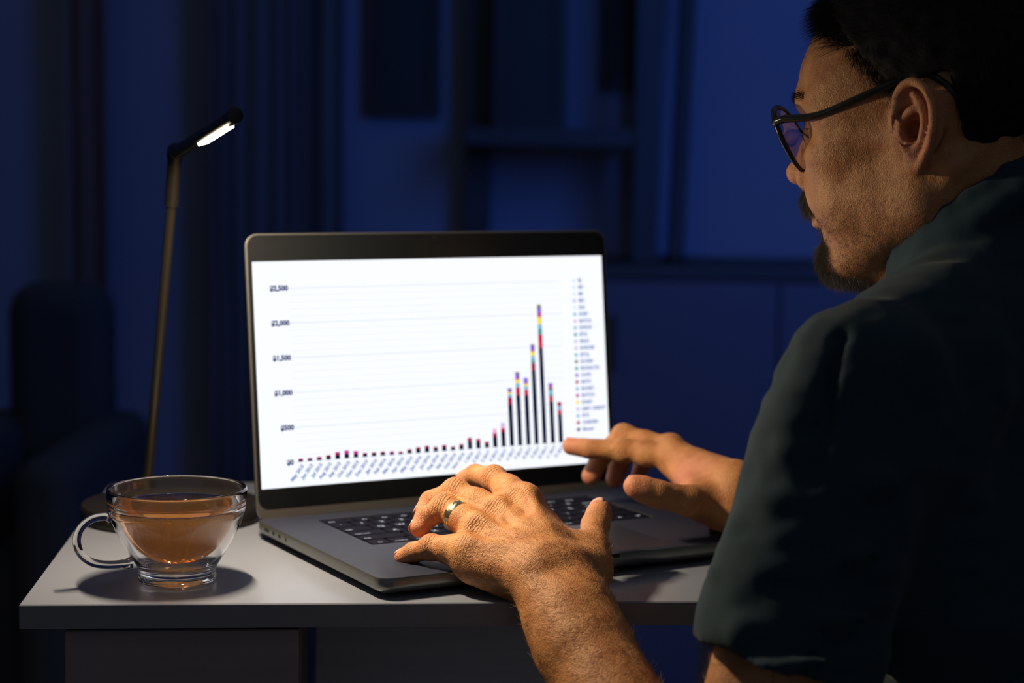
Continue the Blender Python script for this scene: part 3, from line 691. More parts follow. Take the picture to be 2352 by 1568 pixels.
def build_head():
    v = Vol((-125, -95, -185), (135, 100, 135), 1.45)
    v.ell((-4, 0, 47), (97, 76, 80), 1)                   # skull
    v.ell((-30, 0, 30), (72, 76, 68), 20)
    v.ell((42, 0, 38), (52, 62, 52), 24)                  # forehead
    v.cap((84, -22, 38), (84, 22, 38), 9.5, k=14)         # brow
    for s in (-1, 1):
        v.cap((84, s*20, 38), (67, s*48, 34), 9.5, 8, k=12)
        v.ell((60, s*50, -4), (24, 17, 15), 18)           # cheek bone
        v.cap((55, s*56, 0), (8, s*68, 2), 8, 7, k=14)    # zygomatic arch
        v.ell((48, s*36, -36), (38, 28, 38), 20)          # cheek
        v.cap((4, s*60, -12), (2, s*57, -50), 14, 13, k=16)    # ramus
        v.cap((4, s*56, -52), (66, s*24, -84), 14, 13, k=16)   # jaw line
        v.ell((20, s*52, -40), (26, 15, 28), 16)          # masseter
        v.ell((50, s*60, 30), (22, 10, 20), 16)           # temple
    v.ell((64, 0, -24), (34, 40, 36), 22)                 # maxilla
    v.ell((66, 0, -64), (27, 32, 30), 16)
    v.ell((83, 0, -86), (15, 20, 15), 14)                 # chin
    v.ell((62, 0, -86), (24, 30, 13), 14)
    for s in (-1, 1):
        v.ell((93, s*32, 15), (17, 17, 13), 12, -1)       # socket
        v.ell((72, s*31, 17), (14, 14, 14), 3)            # lids over the eyeball
        v.cap((84, s*20, 11), (78, s*46, 12), 3.2, 2.6, k=5)      # lower lid bag
        v.cap((86.5, s*22, 21), (77.5, s*46, 21), 3.4, 3, k=5)    # upper lid fold
    # nose
    v.chain([(88, 0, 28), (98, 0, 14), (110, 0, -1), (119, 0, -12)], [6.0, 6.2, 7.0, 7.6], 8)
    v.ell((117, 0, -14), (10.4, 9.6, 8.8), 6)
    for s in (-1, 1):
        v.ell((103, s*12.5, -18.5), (12, 7.0, 8.5), 6)
        v.cap((90, s*10, 4), (100, s*12, -14), 7, 7, k=8)
        v.ell((107, s*8.8, -26), (8, 4.4, 6.5), 2, -1)
        v.cap((86, s*21, -16), (76, s*32, -46), 3.2, 3, k=8, op=-1) # nasolabial fold
        v.ell((74, s*34, -26), (16, 12, 22), 12)
    # mouth
    v.ell((95, 0, -36), (12.5, 21, 13), 10)
    v.cap((98, -9, -43), (98, 9, -43), 4.4, k=5); v.cap((99, 8, -43), (86, 25, -48), 4.0, 2.5, k=4); v.cap((99, -8, -43), (86, -25, -48), 4.0, 2.5, k=4)
    v.cap((93.5, -8, -54), (93.5, 8, -54), 5.2, k=5); v.cap((96, 8, -54), (85, 23, -50), 4.6, 2.5, k=4); v.cap((96, -8, -54), (85, -23, -50), 4.6, 2.5, k=4)
    v.chain([(88, -25, -49), (103, 0, -48.6), (88, 25, -49)], [1, 1.2, 1], 2, -1)
    v.cap((96, -10, -66), (96, 10, -66), 4.5, k=8, op=-1)
    # neck
    nd_ = NBl
    v.cap((-26, 0, -30), nd_+np.array([-2, 0, 0]), 54, 58, k=26)
    v.cap((-45, 0, -14), nd_+np.array([-22, 0, 0]), 44, 52, k=22)
    for s in (-1, 1):
        v.cap((-22, s*60, -22), nd_+np.array([48, s*22, -8]), 14, 13, k=12)
    v.cap((38, 0, -98), nd_+np.array([45, 0, -10]), 20, 22, k=26)
    v.ell((46, 0, -112), (10, 9, 12), 12)
    # ears
    for s in (-1, 1):
        ex = lambda x, y, z: (-5+(x+13)*.84, s*(72+(y-72)*.95), 5+(z-5)*.93)
        v.cap(ex(-8, 68, 14), ex(-14, 79, 16), 16, 13, k=6, flat=((.25, -s*.9, 0), 2.0))
        v.ell(ex(-14, 81, 10), (19, 4.6, 27), 5, 1, [[.94, s*.34, 0], [-s*.34, .94, 0], [0, 0, 1]])
        v.ell(ex(-9, 79, -20), (9.5, 5, 11.5), 6)
        hel = [(3, 76, 4), (4, 79, 16), (2, 82, 28), (-6, 86, 36), (-17, 89, 38), (-27, 91, 31), (-31.5, 91, 18), (-30, 90, 3), (-25, 87, -9), (-18, 84, -19), (-11, 81, -26), (-3, 78, -23), (0, 76, -13)]
        v.ell(ex(-10, 88, 5), (12.5, 11, 15.5), 3, -1)          # concha
        v.ell(ex(-11, 91, 25), (9, 7, 9.5), 3, -1)           # fossa
        hc_ = [ex(*p) for p in catmull(hel, 4)]
        v.chain(hc_, [2.7]*len(hc_), 2.2)
        ah = [ex(*p) for p in catmull([(-15, 86.5, 29), (-21, 88, 20), (-22, 87.5, 8), (-19, 86, -3), (-12, 83, -11), (-5, 80, -12)], 4)]
        v.chain(ah, [2.2]*len(ah), 2.4); ah2 = [ex(*p) for p in catmull([(-18, 87, 18), (-11, 87, 17), (-3, 83, 12), (2, 78, 7)], 4)]; v.chain(ah2, [1.8]*len(ah2), 3)
        v.ell(ex(2, 77, 1), (4.2, 4.2, 6), 4)                  # tragus
        v.ell(ex(-8, 77, 3), (5.5, 9, 7), 3, -1)               # ear canal
    return v
hv = build_head(); HV, HQ = hv.nets(1)
def face_fwd(P):
    P = np.array(P, float); x = P[..., 0]; t = np.clip((x-10)/70, 0, 1); t = t*t*(3-2*t); P[..., 0] = x+9*t*(1-.85*np.clip((x-101)/16, 0, 1)); return P
HV = face_fwd(HV)
HN = normals(HV, HQ)
HV = HV+HN*(.5*(vnoise(HV, 9.)-.5)+.5*(vnoise(HV, 4., 9)-.5))[:, None]*.8
def beard_density(P):
    x, y, z = (P*1.).T; ay = np.abs(y); x = x-8*np.clip((x-18)/70, 0, 1)
    g = lambda a, b, w: 1/(1+np.exp(-(a-b)/w))
    low = g(-z, 26+.10*np.clip(75-x, 0, 90)*0+np.where(x > 70, (ay-20)*.2, (70-x)*-.15), 5)*g(x, -6-.0*z, 5)
    d = .38*low*g(-z, 30, 8)
    goat = g(-z, 62-.5*np.clip(20-ay, 0, 20), 4)*g(x, 44, 8)*g(34-ay, 0, 5)
    mous = g(x, 74, 3)*g(-z, 26, 1.5)*g(z, -46.5, 1.2)*g(34-ay, 0, 3)
    side = .5*g(x, 0, 4)*g(16-x, 0, 4)*g(z, -35, 14)*g(36-z, 0, 6)
    jaw = .45*g(-z, 60+.30*(x-70), 6)*g(x, 0, 8)*g(z, -104, 5)
    d = np.maximum.reduce([d, goat, .95*mous, side, jaw])
    lips = np.exp(-((x-97)/9)**2-((z+49)/5.5)**2-(y/22)**2)
    d = np.where((z < -45) & (z > -59) & (ay < 22) & (x > 86), d*(1-np.clip(lips*1.4, 0, 1)), d)
    return np.clip(d*g(z, -112, 4), 0, 1)
def hairline(P):
    """>0 where scalp hair grows"""
    x, y, z = P.T; ay = np.abs(y)
    front = z-(107-(ay/60)**2*12-np.clip(72-x, 0, 60)*.10)
    side = np.where(x > 12, z-(34+(x-12)*.82), np.where(x > -2, z-30, z+20+(x+2)*0.9))
    s2 = np.minimum(side, np.where((x < 22) & (x > -30) & (ay > 60), z-40-0*x, 99))
    back = z+66+(x+60)*.2
    r = np.where(x > 12, np.minimum(z-(36+(x-12)*1.22), 99), np.where(x > -34, z-38, back))
    return np.where(x > 60, np.minimum(front, r+20), r)
HB = np.maximum(beard_density(HV), .27*np.clip((HV[:, 0]-2)/20, 0, 1)*(HV[:, 2] < 95))  # floor greys the whole face: faint stubble plus the screen's neutral light as colour

# left arm and hand ------------------------------------------------
LH = {'index': [on(1204, 1150, 1411), on(1134, 1100, 1446), on(1092, 1090, 1467), on(1067, 1100, 1481)],
      'middle': [on(1146, 1182, 1404), on(1046, 1130, 1432), on(990, 1152, 1436), on(974, 1176, 1430)],
      'ring': [on(1102, 1218, 1387), on(1020, 1166, 1414), on(977, 1190, 1413), on(964, 1211, 1408)],
      'pinky': [on(1074, 1266, 1366), on(992, 1258, 1385), on(951, 1268, 1395), on(927, 1279, 1402)],
      'thumb': [on(1350, 1310, 1362), on(1360, 1246, 1398), on(1368, 1205, 1422), on(1378, 1172, 1442)]}
def build_left():
    v = Vol((-100, 1120, -135), (165, 1500, 95), 1.25)
    up = np.array([.05, -.35, .93])
    R_ = {'index': [10.8, 9.6, 8.4, 7.3], 'middle': [11.0, 9.8, 8.6, 7.7], 'ring': [10.6, 9.6, 8.5, 7.8], 'pinky': [10.0, 8.9, 7.9, 7.1], 'thumb': [15, 11.2, 10.4, 9.0]}
    fdir = (Wr-E)/np.linalg.norm(Wr-E)
    # forearm: muscle bellies tapering to a flat wrist
    side = np.cross(fdir, up); side /= np.linalg.norm(side)
    upn = np.cross(side, fdir)
    v.cap(E, E+fdir*95, 40, 44, k=8)
    v.cap(E+fdir*95, Wr-fdir*40, 43, 30, k=16)
    v.cap(Wr-fdir*60+side*9, Wr+side*10, 25, 20.5, k=14)
    v.cap(Wr-fdir*60-side*9, Wr-side*10, 25, 20.5, k=14)
    v.cap(Wr-fdir*22+side*16+upn*3, Wr+side*13+upn*3, 16, 15, k=14)
    v.ell(Wr-side*17+upn*7-fdir*14, (9, 9, 8), 10)        # ulnar knob
    # upper arm
    v.cap(S, E, 50, 41, k=20)
    MC = {k: LH[k][0] for k in LH}
    # palm
    for k_, r0, r1 in (('index', 18, 13.8), ('middle', 18, 14.2), ('ring', 17.5, 13.6), ('pinky', 17, 12.6)):
        off = {'index': 15, 'middle': 5, 'ring': -6, 'pinky': -15}[k_]
        v.cap(Wr+side*off*.75*(1 if True else 1)+fdir*6, MC[k_]-up*5, r0, r1, k=12)
    for a, b in (('index', 'middle'), ('middle', 'ring'), ('ring', 'pinky')):
        v.cap(MC[a]-up*5, MC[b]-up*5, 10.5, 10.5, k=9)
        ma = (MC[a]*.55+LH[a][1]*.2+MC[b]*.25)-up*4; v.cap((MC[a]+MC[b])/2-up*4, ma*.5+((MC[b]*.75+LH[b][1]*.25)-up*4)*.5, 8.5, 6.5, k=6)
    v.cap(Wr+np.array([-14, 12, -6]), MC['pinky']+np.array([6, -6, -11]), 17, 12, k=12)     # heel under the little finger
    th = LH['thumb']
    v.cap(Wr+np.array([12, 10, -2]), th[0], 18, 17, k=12)
    v.cap(th[0], th[1], 16.5, 12.5, k=10)
    v.cap(th[0]+np.array([-6, 10, 0]), MC['index']*.62+th[1]*.38-up*6, 13, 8, k=14)   # web
    v.cap(MC['index']*.45+Wr*.55-up*2, th[1]*.6+th[0]*.4, 13, 10, k=14)
    for f, P in LH.items():
        r = R_[f]
        if f == 'thumb':
            v.cap(P[1], P[2], r[1], r[2], k=4); v.cap(P[2], P[3], r[2]+.6, r[3], k=4); v.ell(P[2]*.3+P[3]*.7-np.array([0, 0, 1]), (9.8, 10, 9.4), 4)
            continue
        v.cap(P[0], P[1], r[0], r[1]-.6, k=5); v.cap(P[1], P[2], r[1]-.5, r[2]-.2, k=2.5); v.cap(P[2], P[3], r[2], r[3], k=2.5)
        v.ell(P[1]+up*1.2, [r[1]+.8]*3, 4)                                             # middle knuckle
        v.ell(P[0]+up*1.2, (r[0]+1.2, r[0]+1.4, r[0]), 10)                               # big knuckle
        m_ = (P[0]+P[1])/2; v.ell(m_, [r[0]*.96]*3, 8)
        # tendon over the back of the hand
        t0 = Wr+fdir*14+side*{'index': 9, 'middle': 3, 'ring': -3, 'pinky': -8}[f]*.8+upn*15.5
        v.cap(P[0]+up*6.6, t0, 3.2, 2.4, k=10)
    for a, b in (('index', 'middle'), ('middle', 'ring'), ('ring', 'pinky')):          # hollows between the knuckles
        m_ = (MC[a]+MC[b])/2; back = (Wr-m_)/np.linalg.norm(Wr-m_)
        v.cap(m_+up*15.2, m_+back*22+up*17.5, 4.2, 3.0, k=11, op=-1)
    # veins
    vv = lambda *p: np.array(p)
    A = (MC['middle']+MC['ring'])/2
    v1 = [A+up*8.6+(Wr-A)*t+side*s for t, s in ((.12, 2), (.3, -1), (.48, 2.5), (.66, 0), (.85, 3))]
    v2 = [MC['index']*.5+MC['middle']*.5+up*8.8+(Wr-MC['index'])*t+side*s for t, s in ((.15, 0), (.32, 3), (.5, 0), (.7, 4))]
    v3 = [v1[1], (v1[1]+v2[2])/2+up*.8, v2[2]]
    v4 = [MC['pinky']*.4+MC['ring']*.6+up*8.+(Wr-MC['pinky'])*t+side*s for t, s in ((.15, 0), (.35, -2), (.6, 1), (.85, -1))]
    for q in (v1, v2, v3, v4):
        q = catmull(q, 5); v.chain(q, [1.7]*len(q), 3.2)
    return v, up, fdir, side, upn
lv, upL, fdL, sideL, upnL = build_left(); AV, AQ = lv.nets(1); AN = normals(AV, AQ)
AV = AV+AN*((vnoise(AV, 9.)-.5)*.4+(vnoise(AV, 3.6, 5)-.5)*.18)[:, None]
def foldattr(V, fingers):
    fo = np.zeros(len(V)); fm = np.full(len(V), .035)
    for f, P in fingers.items():
        js = [(1, 7., .75), (2, 5., .6), (0, 11, .28)] if f != 'thumb' else [(2, 7, .6), (1, 9, .4)]
        for j, w, a in js:
            d = V-P[j]; ax = (P[min(j+1, 3)]-P[max(j-1, 0)]); ax = ax/np.linalg.norm(ax); s = d@ax
            m = a*np.exp(-(np.linalg.norm(d, axis=1)/(w+7))**4)*np.exp(-(s/w)**2)
            k = m > fm; fo[k] = s[k]; fm[k] = m[k]
    return fo, fm
AFo, AFm = foldattr(AV, LH)
AFl = np.zeros(len(AV))
for f, P in LH.items():
    AFl = np.maximum(AFl, .6*np.exp(-(np.linalg.norm(AV-P[3], axis=1)/13)**2)); AFl = np.maximum(AFl, .35*np.exp(-(np.linalg.norm(AV-P[1], axis=1)/10)**2))

# right arm and hand ------------------------------------------------
RH = {'index': [on(1548, 1048, 1598), on(1430, 1034, 1612), on(1356, 1030, 1616), on(1311, 1024, 1622)],
      'middle': [on(1540, 1034, 1612), on(1432, 1000, 1632), on(1378, 1052, 1636), on(1358, 1092, 1638)],
      'ring': [on(1552, 1044, 1632), on(1452, 1010, 1650), on(1422, 1068, 1652), on(1412, 1100, 1654)],
      'pinky': [on(1575, 1066, 1640), on(1500, 1042, 1660), on(1474, 1072, 1664), on(1464, 1094, 1668)],
      'thumb': [on(1650, 1160, 1535), on(1582, 1150, 1500), on(1508, 1134, 1486), on(1458, 1116, 1482)]}
def build_right():
    v = Vol((35, 1440, -110), (410, 1690, 110), 1.6)
    R_ = {'index': [10.6, 9.6, 8.6, 7.6], 'middle': [10.6, 9.8, 9.0, 8.4], 'ring': [10.2, 9.4, 8.8, 8], 'pinky': [9, 7.6, 6.8, 6.2]}
    fd = (WR-ER)/np.linalg.norm(WR-ER); up = np.array([-.1, .1, 1.]); side = np.cross(fd, up); side /= np.linalg.norm(side)
    v.cap(ER, ER+fd*80, 40, 43, k=8); v.cap(ER+fd*80, WR-fd*35, 42, 28, k=14)
    v.cap(WR-fd*45+np.array([0, 0, 6]), WR+np.array([0, 0, 6]), 24, 20, k=12); v.cap(WR-fd*45-np.array([0, 0, 6]), WR-np.array([0, 0, 8]), 24, 20, k=12)
    v.cap(SR, ER, 48, 40, k=20)
    MC = {k: RH[k][0] for k in RH}
    for k_, oz in (('index', 5), ('middle', 8), ('ring', 3), ('pinky', -3)): v.cap(WR+np.array([0, 5, oz]), MC[k_]-np.array([0, 0, 4]), 18, 12, k=12)
    for a, b in (('index', 'middle'), ('middle', 'ring'), ('ring', 'pinky')): v.cap(MC[a], MC[b], 10, 10, k=8)
    th = RH['thumb']
    v.cap(WR+np.array([-4, -6, -8]), th[0], 20, 18, k=12); v.cap(th[0], th[1], 17.5, 12.5, k=10); v.cap(th[1], th[2], 12.2, 11, k=4); v.cap(th[2], th[3], 11.2, 9.2, k=4)
    v.ell(th[3]+(th[2]-th[3])*.35, (11, 10.4, 10.6), 4)
    v.cap(MC['index']*.6+WR*.4-np.array([0, 0, 8]), th[1]*.55+th[0]*.45, 13, 10, k=14)
    v.cap(MC['index']-np.array([0, 0, 10]), th[1]+np.array([8, 12, 2]), 7, 6, k=10)
    for f, P in RH.items():
        if f == 'thumb': continue
        r = R_[f]; v.cap(P[0], P[1], r[0], r[1]-.3, k=5); v.cap(P[1], P[2], r[1]-.3, r[2], k=2.5); v.cap(P[2], P[3], r[2], r[3], k=2.5)
        v.ell(P[1], [r[1]+.6]*3, 4); v.ell(P[0]+np.array([0, 0, 2]), [r[0]+1]*3, 8); v.ell((P[0]+P[1])/2-np.array([0, 0, 1.5]), [r[0]*.98]*3, 6)
    return v
rv = build_right(); BV, BQ = rv.nets(1); BN = normals(BV, BQ)
BV = BV+BN*((vnoise(BV, 7.)-.5)*.7)[:, None]
BFo, BFm = foldattr(BV, RH)
BFl = np.zeros(len(BV))
for f, P in RH.items(): BFl = np.maximum(BFl, .8*np.exp(-(np.linalg.norm(BV-P[3], axis=1)/14)**2))
c_ = RH['index'][0]*.5+RH['thumb'][1]*.5; BFl = np.maximum(BFl, .7*np.exp(-(np.linalg.norm(BV-c_, axis=1)/24)**2))

# trunk ---------------------------------------------------------------
TY = math.radians(22); TR = [[math.cos(TY), -math.sin(TY), 0], [math.sin(TY), math.cos(TY), 0], [0, 0, 1]]   # local x runs front to back, y to his left/right
def trunk(v, g):
    """g grows every shape by that many mm (the shirt is the same body, looser)"""
    v.ell((385, 1420, 60), (118+g, 178+g, 175+g), 30, 1, TR)
    v.ell((392, 1400, -130), (128+g, 172+g, 170+g), 40, 1, TR)
    v.ell((400, 1395, -280), (140+g, 185+g, 110+g), 40, 1, TR)
    v.cap(NB+np.array([4, 0, -30]), S*.75+NB*.25+np.array([14, 10, -12]), 58+g, 56+g, k=30)
    v.cap(NB+np.array([4, 0, -30]), SR+np.array([0, -10, -8]), 58+g, 54+g, k=30)
    v.cap(NB+np.array([15, 0, -10]), NB+np.array([35, 0, -120]), 66+g, 95+g, k=30)
tv = Vol((150, 1120, -400), (600, 1720, 330), 7.)
trunk(tv, -6); tv.cap(S, S*.4+E*.6, 44, 42, k=20); tv.cap(SR, SR*.5+ER*.5, 44, 42, k=20); tv.cap(NB, NB*.6+h2w((-26, 0, -30))*.4, 56, 54, k=10)
TV, TQ = tv.nets(1)

HW = h2w(HV)
Vall = np.concatenate([HW, AV, BV, TV]); o1, o2, o3 = len(HW), len(HW)+len(AV), len(HW)+len(AV)+len(BV)
Qall = np.concatenate([HQ, AQ+o1, BQ+o2, TQ+o3])
body = mesh('body', Vall, Qall, M['skin'], per, autosmooth=False)
def attr(o, name, vals):
    a = o.data.attributes.new(name, 'FLOAT', 'POINT'); a.data.foreach_set('value', np.asarray(vals, np.float32))
z1 = lambda n: np.zeros(n)
attr(body, 'beard', np.concatenate([HB, z1(len(AV)), z1(len(BV)), z1(len(TV))]))
attr(body, 'fold', np.concatenate([z1(len(HV)), AFo, BFo, z1(len(TV))]))
attr(body, 'foldmask', np.concatenate([np.full(len(HV), .03), AFm, BFm, z1(len(TV))]))
hx, hy, hz = HV.T
hfl = .55*np.exp(-(((hx+12)/26)**2+((np.abs(hy)-84)/9)**2+((hz-5)/40)**2))+.5*np.exp(-(((hx-110)/14)**2+(hy/18)**2+((hz+14)/14)**2))
attr(body, 'flush', np.concatenate([hfl, AFl, BFl, z1(len(TV))]))
for s in (-1, 1):                                           # eyeballs
    c = h2w((81., s*31, 16.5)); V, Fc = [], []
    me = mesh('eyeball', *lathe_vf([(max(.01, 13.3*math.sin(PI*i/16)), -13.3*math.cos(PI*i/16)) for i in range(17)], c, 32), M['eye'], per)

# fingernails
def nail(tip, prev, up, w, l, m=M['nail']):
    ax = (tip-prev)/np.linalg.norm(tip-prev); u = up-ax*(up@ax); u /= np.linalg.norm(u); sd_ = np.cross(ax, u); V = []; Fc = []
    for i in range(7):
        for j in range(7):
            a = (i/6-.5)*2; b = (j/6-.5)*2; sh_ = math.sqrt(max(0, 1-.25*a*a*b*b))
            V.append(tip+ax*(l*.5*a*sh_+.5)+sd_*(w*.5*b*sh_)+u*(.2-1.5*b*b-.5*(a > 0)*a*a))
    for i in range(6):
        for j in range(6): k = i*7+j; Fc.append((k, k+1, k+8, k+7))
    return V, Fc
def add_nail(P, up, r, w=9., l=10.):
    ax = (P[3]-P[2])/np.linalg.norm(P[3]-P[2]); u = up-ax*(up@ax); u /= np.linalg.norm(u)
    t = P[3]-ax*(r*.05)+u*(r*.93); V, Fc = nail(t, t-ax*10, u, w, l)
    o = mesh('fingernail', V, Fc, M['nail'], body); so = o.modifiers.new('t', 'SOLIDIFY'); so.thickness = .0006; so.offset = 0
add_nail(LH['pinky'], np.array([-.5, .25, .8]), 7.1, 9., 9); add_nail(LH['ring'], np.array([-.9, .35, .1]), 7.8, 10, 10.5); add_nail(LH['middle'], np.array([-.8, .5, .4]), 7.7, 10.5, 10.5)
add_nail(LH['index'], np.array([-.5, .4, .8]), 7.3, 10, 10); add_nail(LH['thumb'], np.array([-.2, .4, .9]), 9.0, 12, 12)
add_nail(RH['index'], np.array([-.1, .5, .9]), 7.6, 10, 10); add_nail(RH['thumb'], np.array([-.5, .8, .3]), 9.4, 12.5, 12)

# wedding band on the left ring finger
P = LH['ring']; ax = (P[1]-P[0])/np.linalg.norm(P[1]-P[0]); rc = P[0]*.36+P[1]*.64; u = upL-ax*(upL@ax); u /= np.linalg.norm(u); s2 = np.cross(ax, u)
V = []; Fc = []; n = 44; ri = 10.9
pr = [(ri, -2.9), (ri+1.1, -2.8), (ri+1.5, -1.6), (ri+1.5, 0), (ri+1.5, 1.6), (ri+1.1, 2.8), (ri, 2.9)]
for i in range(n):
    a = 2*PI*i/n
    for j, (r_, t_) in enumerate(pr):
        r2 = r_+(random.uniform(-.28, .12) if 1 < j < 5 else 0); V.append(rc+ax*(t_+(random.uniform(-.15, .15) if 1 < j < 5 else 0))+(u*math.cos(a)+s2*math.sin(a))*r2)
k = len(pr)
for i in range(n):
    for j in range(k): Fc.append((i*k+j, i*k+(j+1) % k, ((i+1) % n)*k+(j+1) % k, ((i+1) % n)*k+j))
rg = mesh('ring', V, Fc, M['gold'], smooth=False, origin=tuple(rc)); tag(rg, 'hammered gold wedding band on the ring finger of the typing hand', 'ring')

# shirt --------------------------------------------------------------
def build_shirt():
    v = Vol((90, 1080, -345), (600, 1740, 345), 3.6)
    trunk(v, 7)
    sd_ = (E-S)/np.linalg.norm(E-S); cut = S+sd_*186; cuf = S+sd_*182
    v.cap(S, cut+sd_*30, 57, 63, k=26)                              # left sleeve
    v.cap(SR, SR*.35+ER*.65, 55, 60, k=26)
    v.cap(S*.8+NB*.2+np.array([10, 0, -60]), S+np.array([60, 60, -150]), 50, 60, k=40)
    # folds
    rgt = np.array([.93, .1, -.3])
    for z, x0, x1, yy, r in ((32, 146, 215, 1118, 7), (8, 132, 190, 1106, 8), (70, 158, 225, 1128, 6), (112, 172, 232, 1140, 6)):
        v.cap((x0, yy+16, z), (x1, yy-6, z+18), r, r*.5, k=12)
    for z, x0, x1, yy in ((52, 150, 215, 1106), (20, 140, 205, 1096), (90, 165, 225, 1124)):
        v.cap((x0, yy, z), (x1, yy-8, z+16), 6, 5, k=10, op=-1)
    v.cap((196, 1190, 214), (176, 1160, 140), 7, 5, k=12); v.cap((207, 1170, 212), (186, 1143, 130), 4, 4, k=9, op=-1)
    # collar
    CB = np.array([358., 1398, 284])
    fw = np.array([-.75, .30, -.59]); fw /= np.linalg.norm(fw); lf = np.cross([0, 0, 1.], fw); lf /= np.linalg.norm(lf); up_ = np.cross(fw, lf)
    ring_ = [CB+fw*(76*math.cos(2*PI*i/28))+lf*(74*math.sin(2*PI*i/28)) for i in range(29)]
    v.cap(CB-up_*26+np.array([10, 0, 0]), (392, 1430, 130), 70, 110, k=30)
    v.cap(CB-up_*38, S*.7+NB*.3+np.array([10, 6, -6]), 48, 50, k=30); v.cap(CB-up_*38, SR*.8+NB*.2, 48, 50, k=30)
    v.chain(ring_, [12]*29, 10); v.chain([p+up_*16 for p in ring_], [5.5]*29, 8)
    # openings
    v.cap(CB-up_*8, CB+up_*70, 60, 62, k=2, op=-1)
    v.halfspace2(cut, sd_, S, E)
    v.cap(cut-sd_*45, cut+sd_*60, 50, 60, k=2, op=-1)
    return v
def halfspace2(s, p, n, A, B):
    """trim only the sleeve that runs from A to B beyond the plane at p"""
    X, Y, Z = s.ax[0][:, None, None], s.ax[1][None, :, None], s.ax[2][None, None, :]
    d = (X-p[0])*n[0]+(Y-p[1])*n[1]+(Z-p[2])*n[2]
    ab = B-A; L = ab@ab; t = ((X-A[0])*ab[0]+(Y-A[1])*ab[1]+(Z-A[2])*ab[2])/L
    q = np.sqrt((X-A[0]-t*ab[0])**2+(Y-A[1]-t*ab[1])**2+(Z-A[2]-t*ab[2])**2)
    m = np.maximum(-d, q-88)
    s.f = np.maximum(s.f, -m.astype(np.float32))
Vol.halfspace2 = halfspace2
sv = build_shirt(); SV, SQ = sv.nets(2); SN = normals(SV, SQ)
SV = SV+SN*((vnoise(SV, 42.)-.5)*7+(vnoise(SV*np.array([1, 1, 1.8]), 19., 3)-.5)*3.5)[:, None]
shirt = mesh('shirt', SV, SQ, M['shirt'], per, autosmooth=False)
# stitched band round the sleeve hem
sd_ = (E-S)/np.linalg.norm(E-S); c0 = S+sd_*196; u = np.cross(sd_, [0, 1, 0]); u /= np.linalg.norm(u); w_ = np.cross(sd_, u)
# thighs in dark trousers, below the picture
pv = Vol((-80, 1150, -470), (560, 1700, -250), 8.)
pv.ell((400, 1395, -350), (135, 180, 90), 20, 1, TR); pv.cap((380, 1310, -372), (60, 1345, -385), 82, 66, k=30); pv.cap((400, 1480, -372), (90, 1560, -385), 82, 66, k=30)
mesh('trousers', *pv.nets(1), M['trousers'], per, autosmooth=False)

# hair ------------------------------------------------------------------
def build_hair():
    v = Vol((-125, -95, -80), (120, 95, 150), 2.)
    v.ell((-4, 0, 51), (103, 82, 85), 1); v.ell((-32, 0, 34), (78, 82, 70), 20); v.ell((40, 0, 66), (58, 60, 52), 20)
    X = np.stack(np.meshgrid(*v.ax, indexing='ij'), -1).reshape(-1, 3)
    hl = hairline(X)+4*(vnoise(X, 7.)-.5)
    v.f = np.maximum(v.f, -(hl.reshape(v.f.shape).astype(np.float32)-1)*.4)
    return v
cv_ = build_hair(); CV, CQ = cv_.nets(2); CN = normals(CV, CQ); CV = CV+CN*((vnoise(CV*np.array([.5, 1, 1]), 5.)-.5)*3.)[:, None]
hair = mesh('hair', h2w(CV), CQ, M['hair'], per, autosmooth=False)
def sample(mask_w, n, V):
    p = mask_w/mask_w.sum(); return rng.choice(len(V), n, p=p)
# loose strands over the cap and at the hairline
hl = hairline(HV); edge = np.exp(-(hl/9)**2)*(HV[:, 2] > -30)*((np.abs(HV[:, 1]) < 78))
i1 = sample(edge, 5200, HV); i2 = sample((hairline(CV) > 0).astype(float), 5200, CV)
R0 = np.concatenate([HV[i1], CV[i2]]); NN = np.concatenate([HN[i1], CN[i2]]); R0 = R0+rng.normal(0, .6, R0.shape)
comb = np.stack([np.where(R0[:, 2] > 70, .75, .05), rng.normal(0, .25, len(R0)), np.where(R0[:, 2] > 70, .1, -1.)], 1)
comb[:, 0] += np.where(R0[:, 0] < 20, -.35, 0)
comb -= NN*(comb*NN).sum(1)[:, None]; D = comb+NN*rng.uniform(.15, .55, len(R0))[:, None]+rng.normal(0, .18, R0.shape); D /= np.linalg.norm(D, axis=1)[:, None]
bend = comb*.3-np.array([0, 0, .15]); ln = np.where((R0[:, 2] > 70) & (R0[:, 0] < 62), rng.uniform(12, 24, len(R0)), rng.uniform(5, 10, len(R0)))
V, Fq = strands_vf(R0, D, bend, ln, .16); o = mesh('hair_strands', h2w(V), Fq, M['hair'], per, smooth=False); o['kind'] = 'stuff'
# fringe tuft over the forehead
hlv = hairline(HV); fr_w = ((hlv > 0) & (hlv < 16) & (HV[:, 0] > 48) & (HV[:, 2] > 70)).astype(float)
ifr = sample(fr_w, 5200, HV); R0 = HV[ifr]; NN = HN[ifr]; n = len(ifr)
D = np.tile(np.array([.8, 0, .16]), (n, 1))+NN*.35+rng.normal(0, .2, (n, 3)); D /= np.linalg.norm(D, axis=1)[:, None]
V, Fq = strands_vf(R0, D, np.tile([0.1, 0, -.40], (n, 1)), rng.uniform(12, 32, n), .2); o = mesh('fringe', h2w(V), Fq, M['hair'], per, smooth=False); o['kind'] = 'stuff'
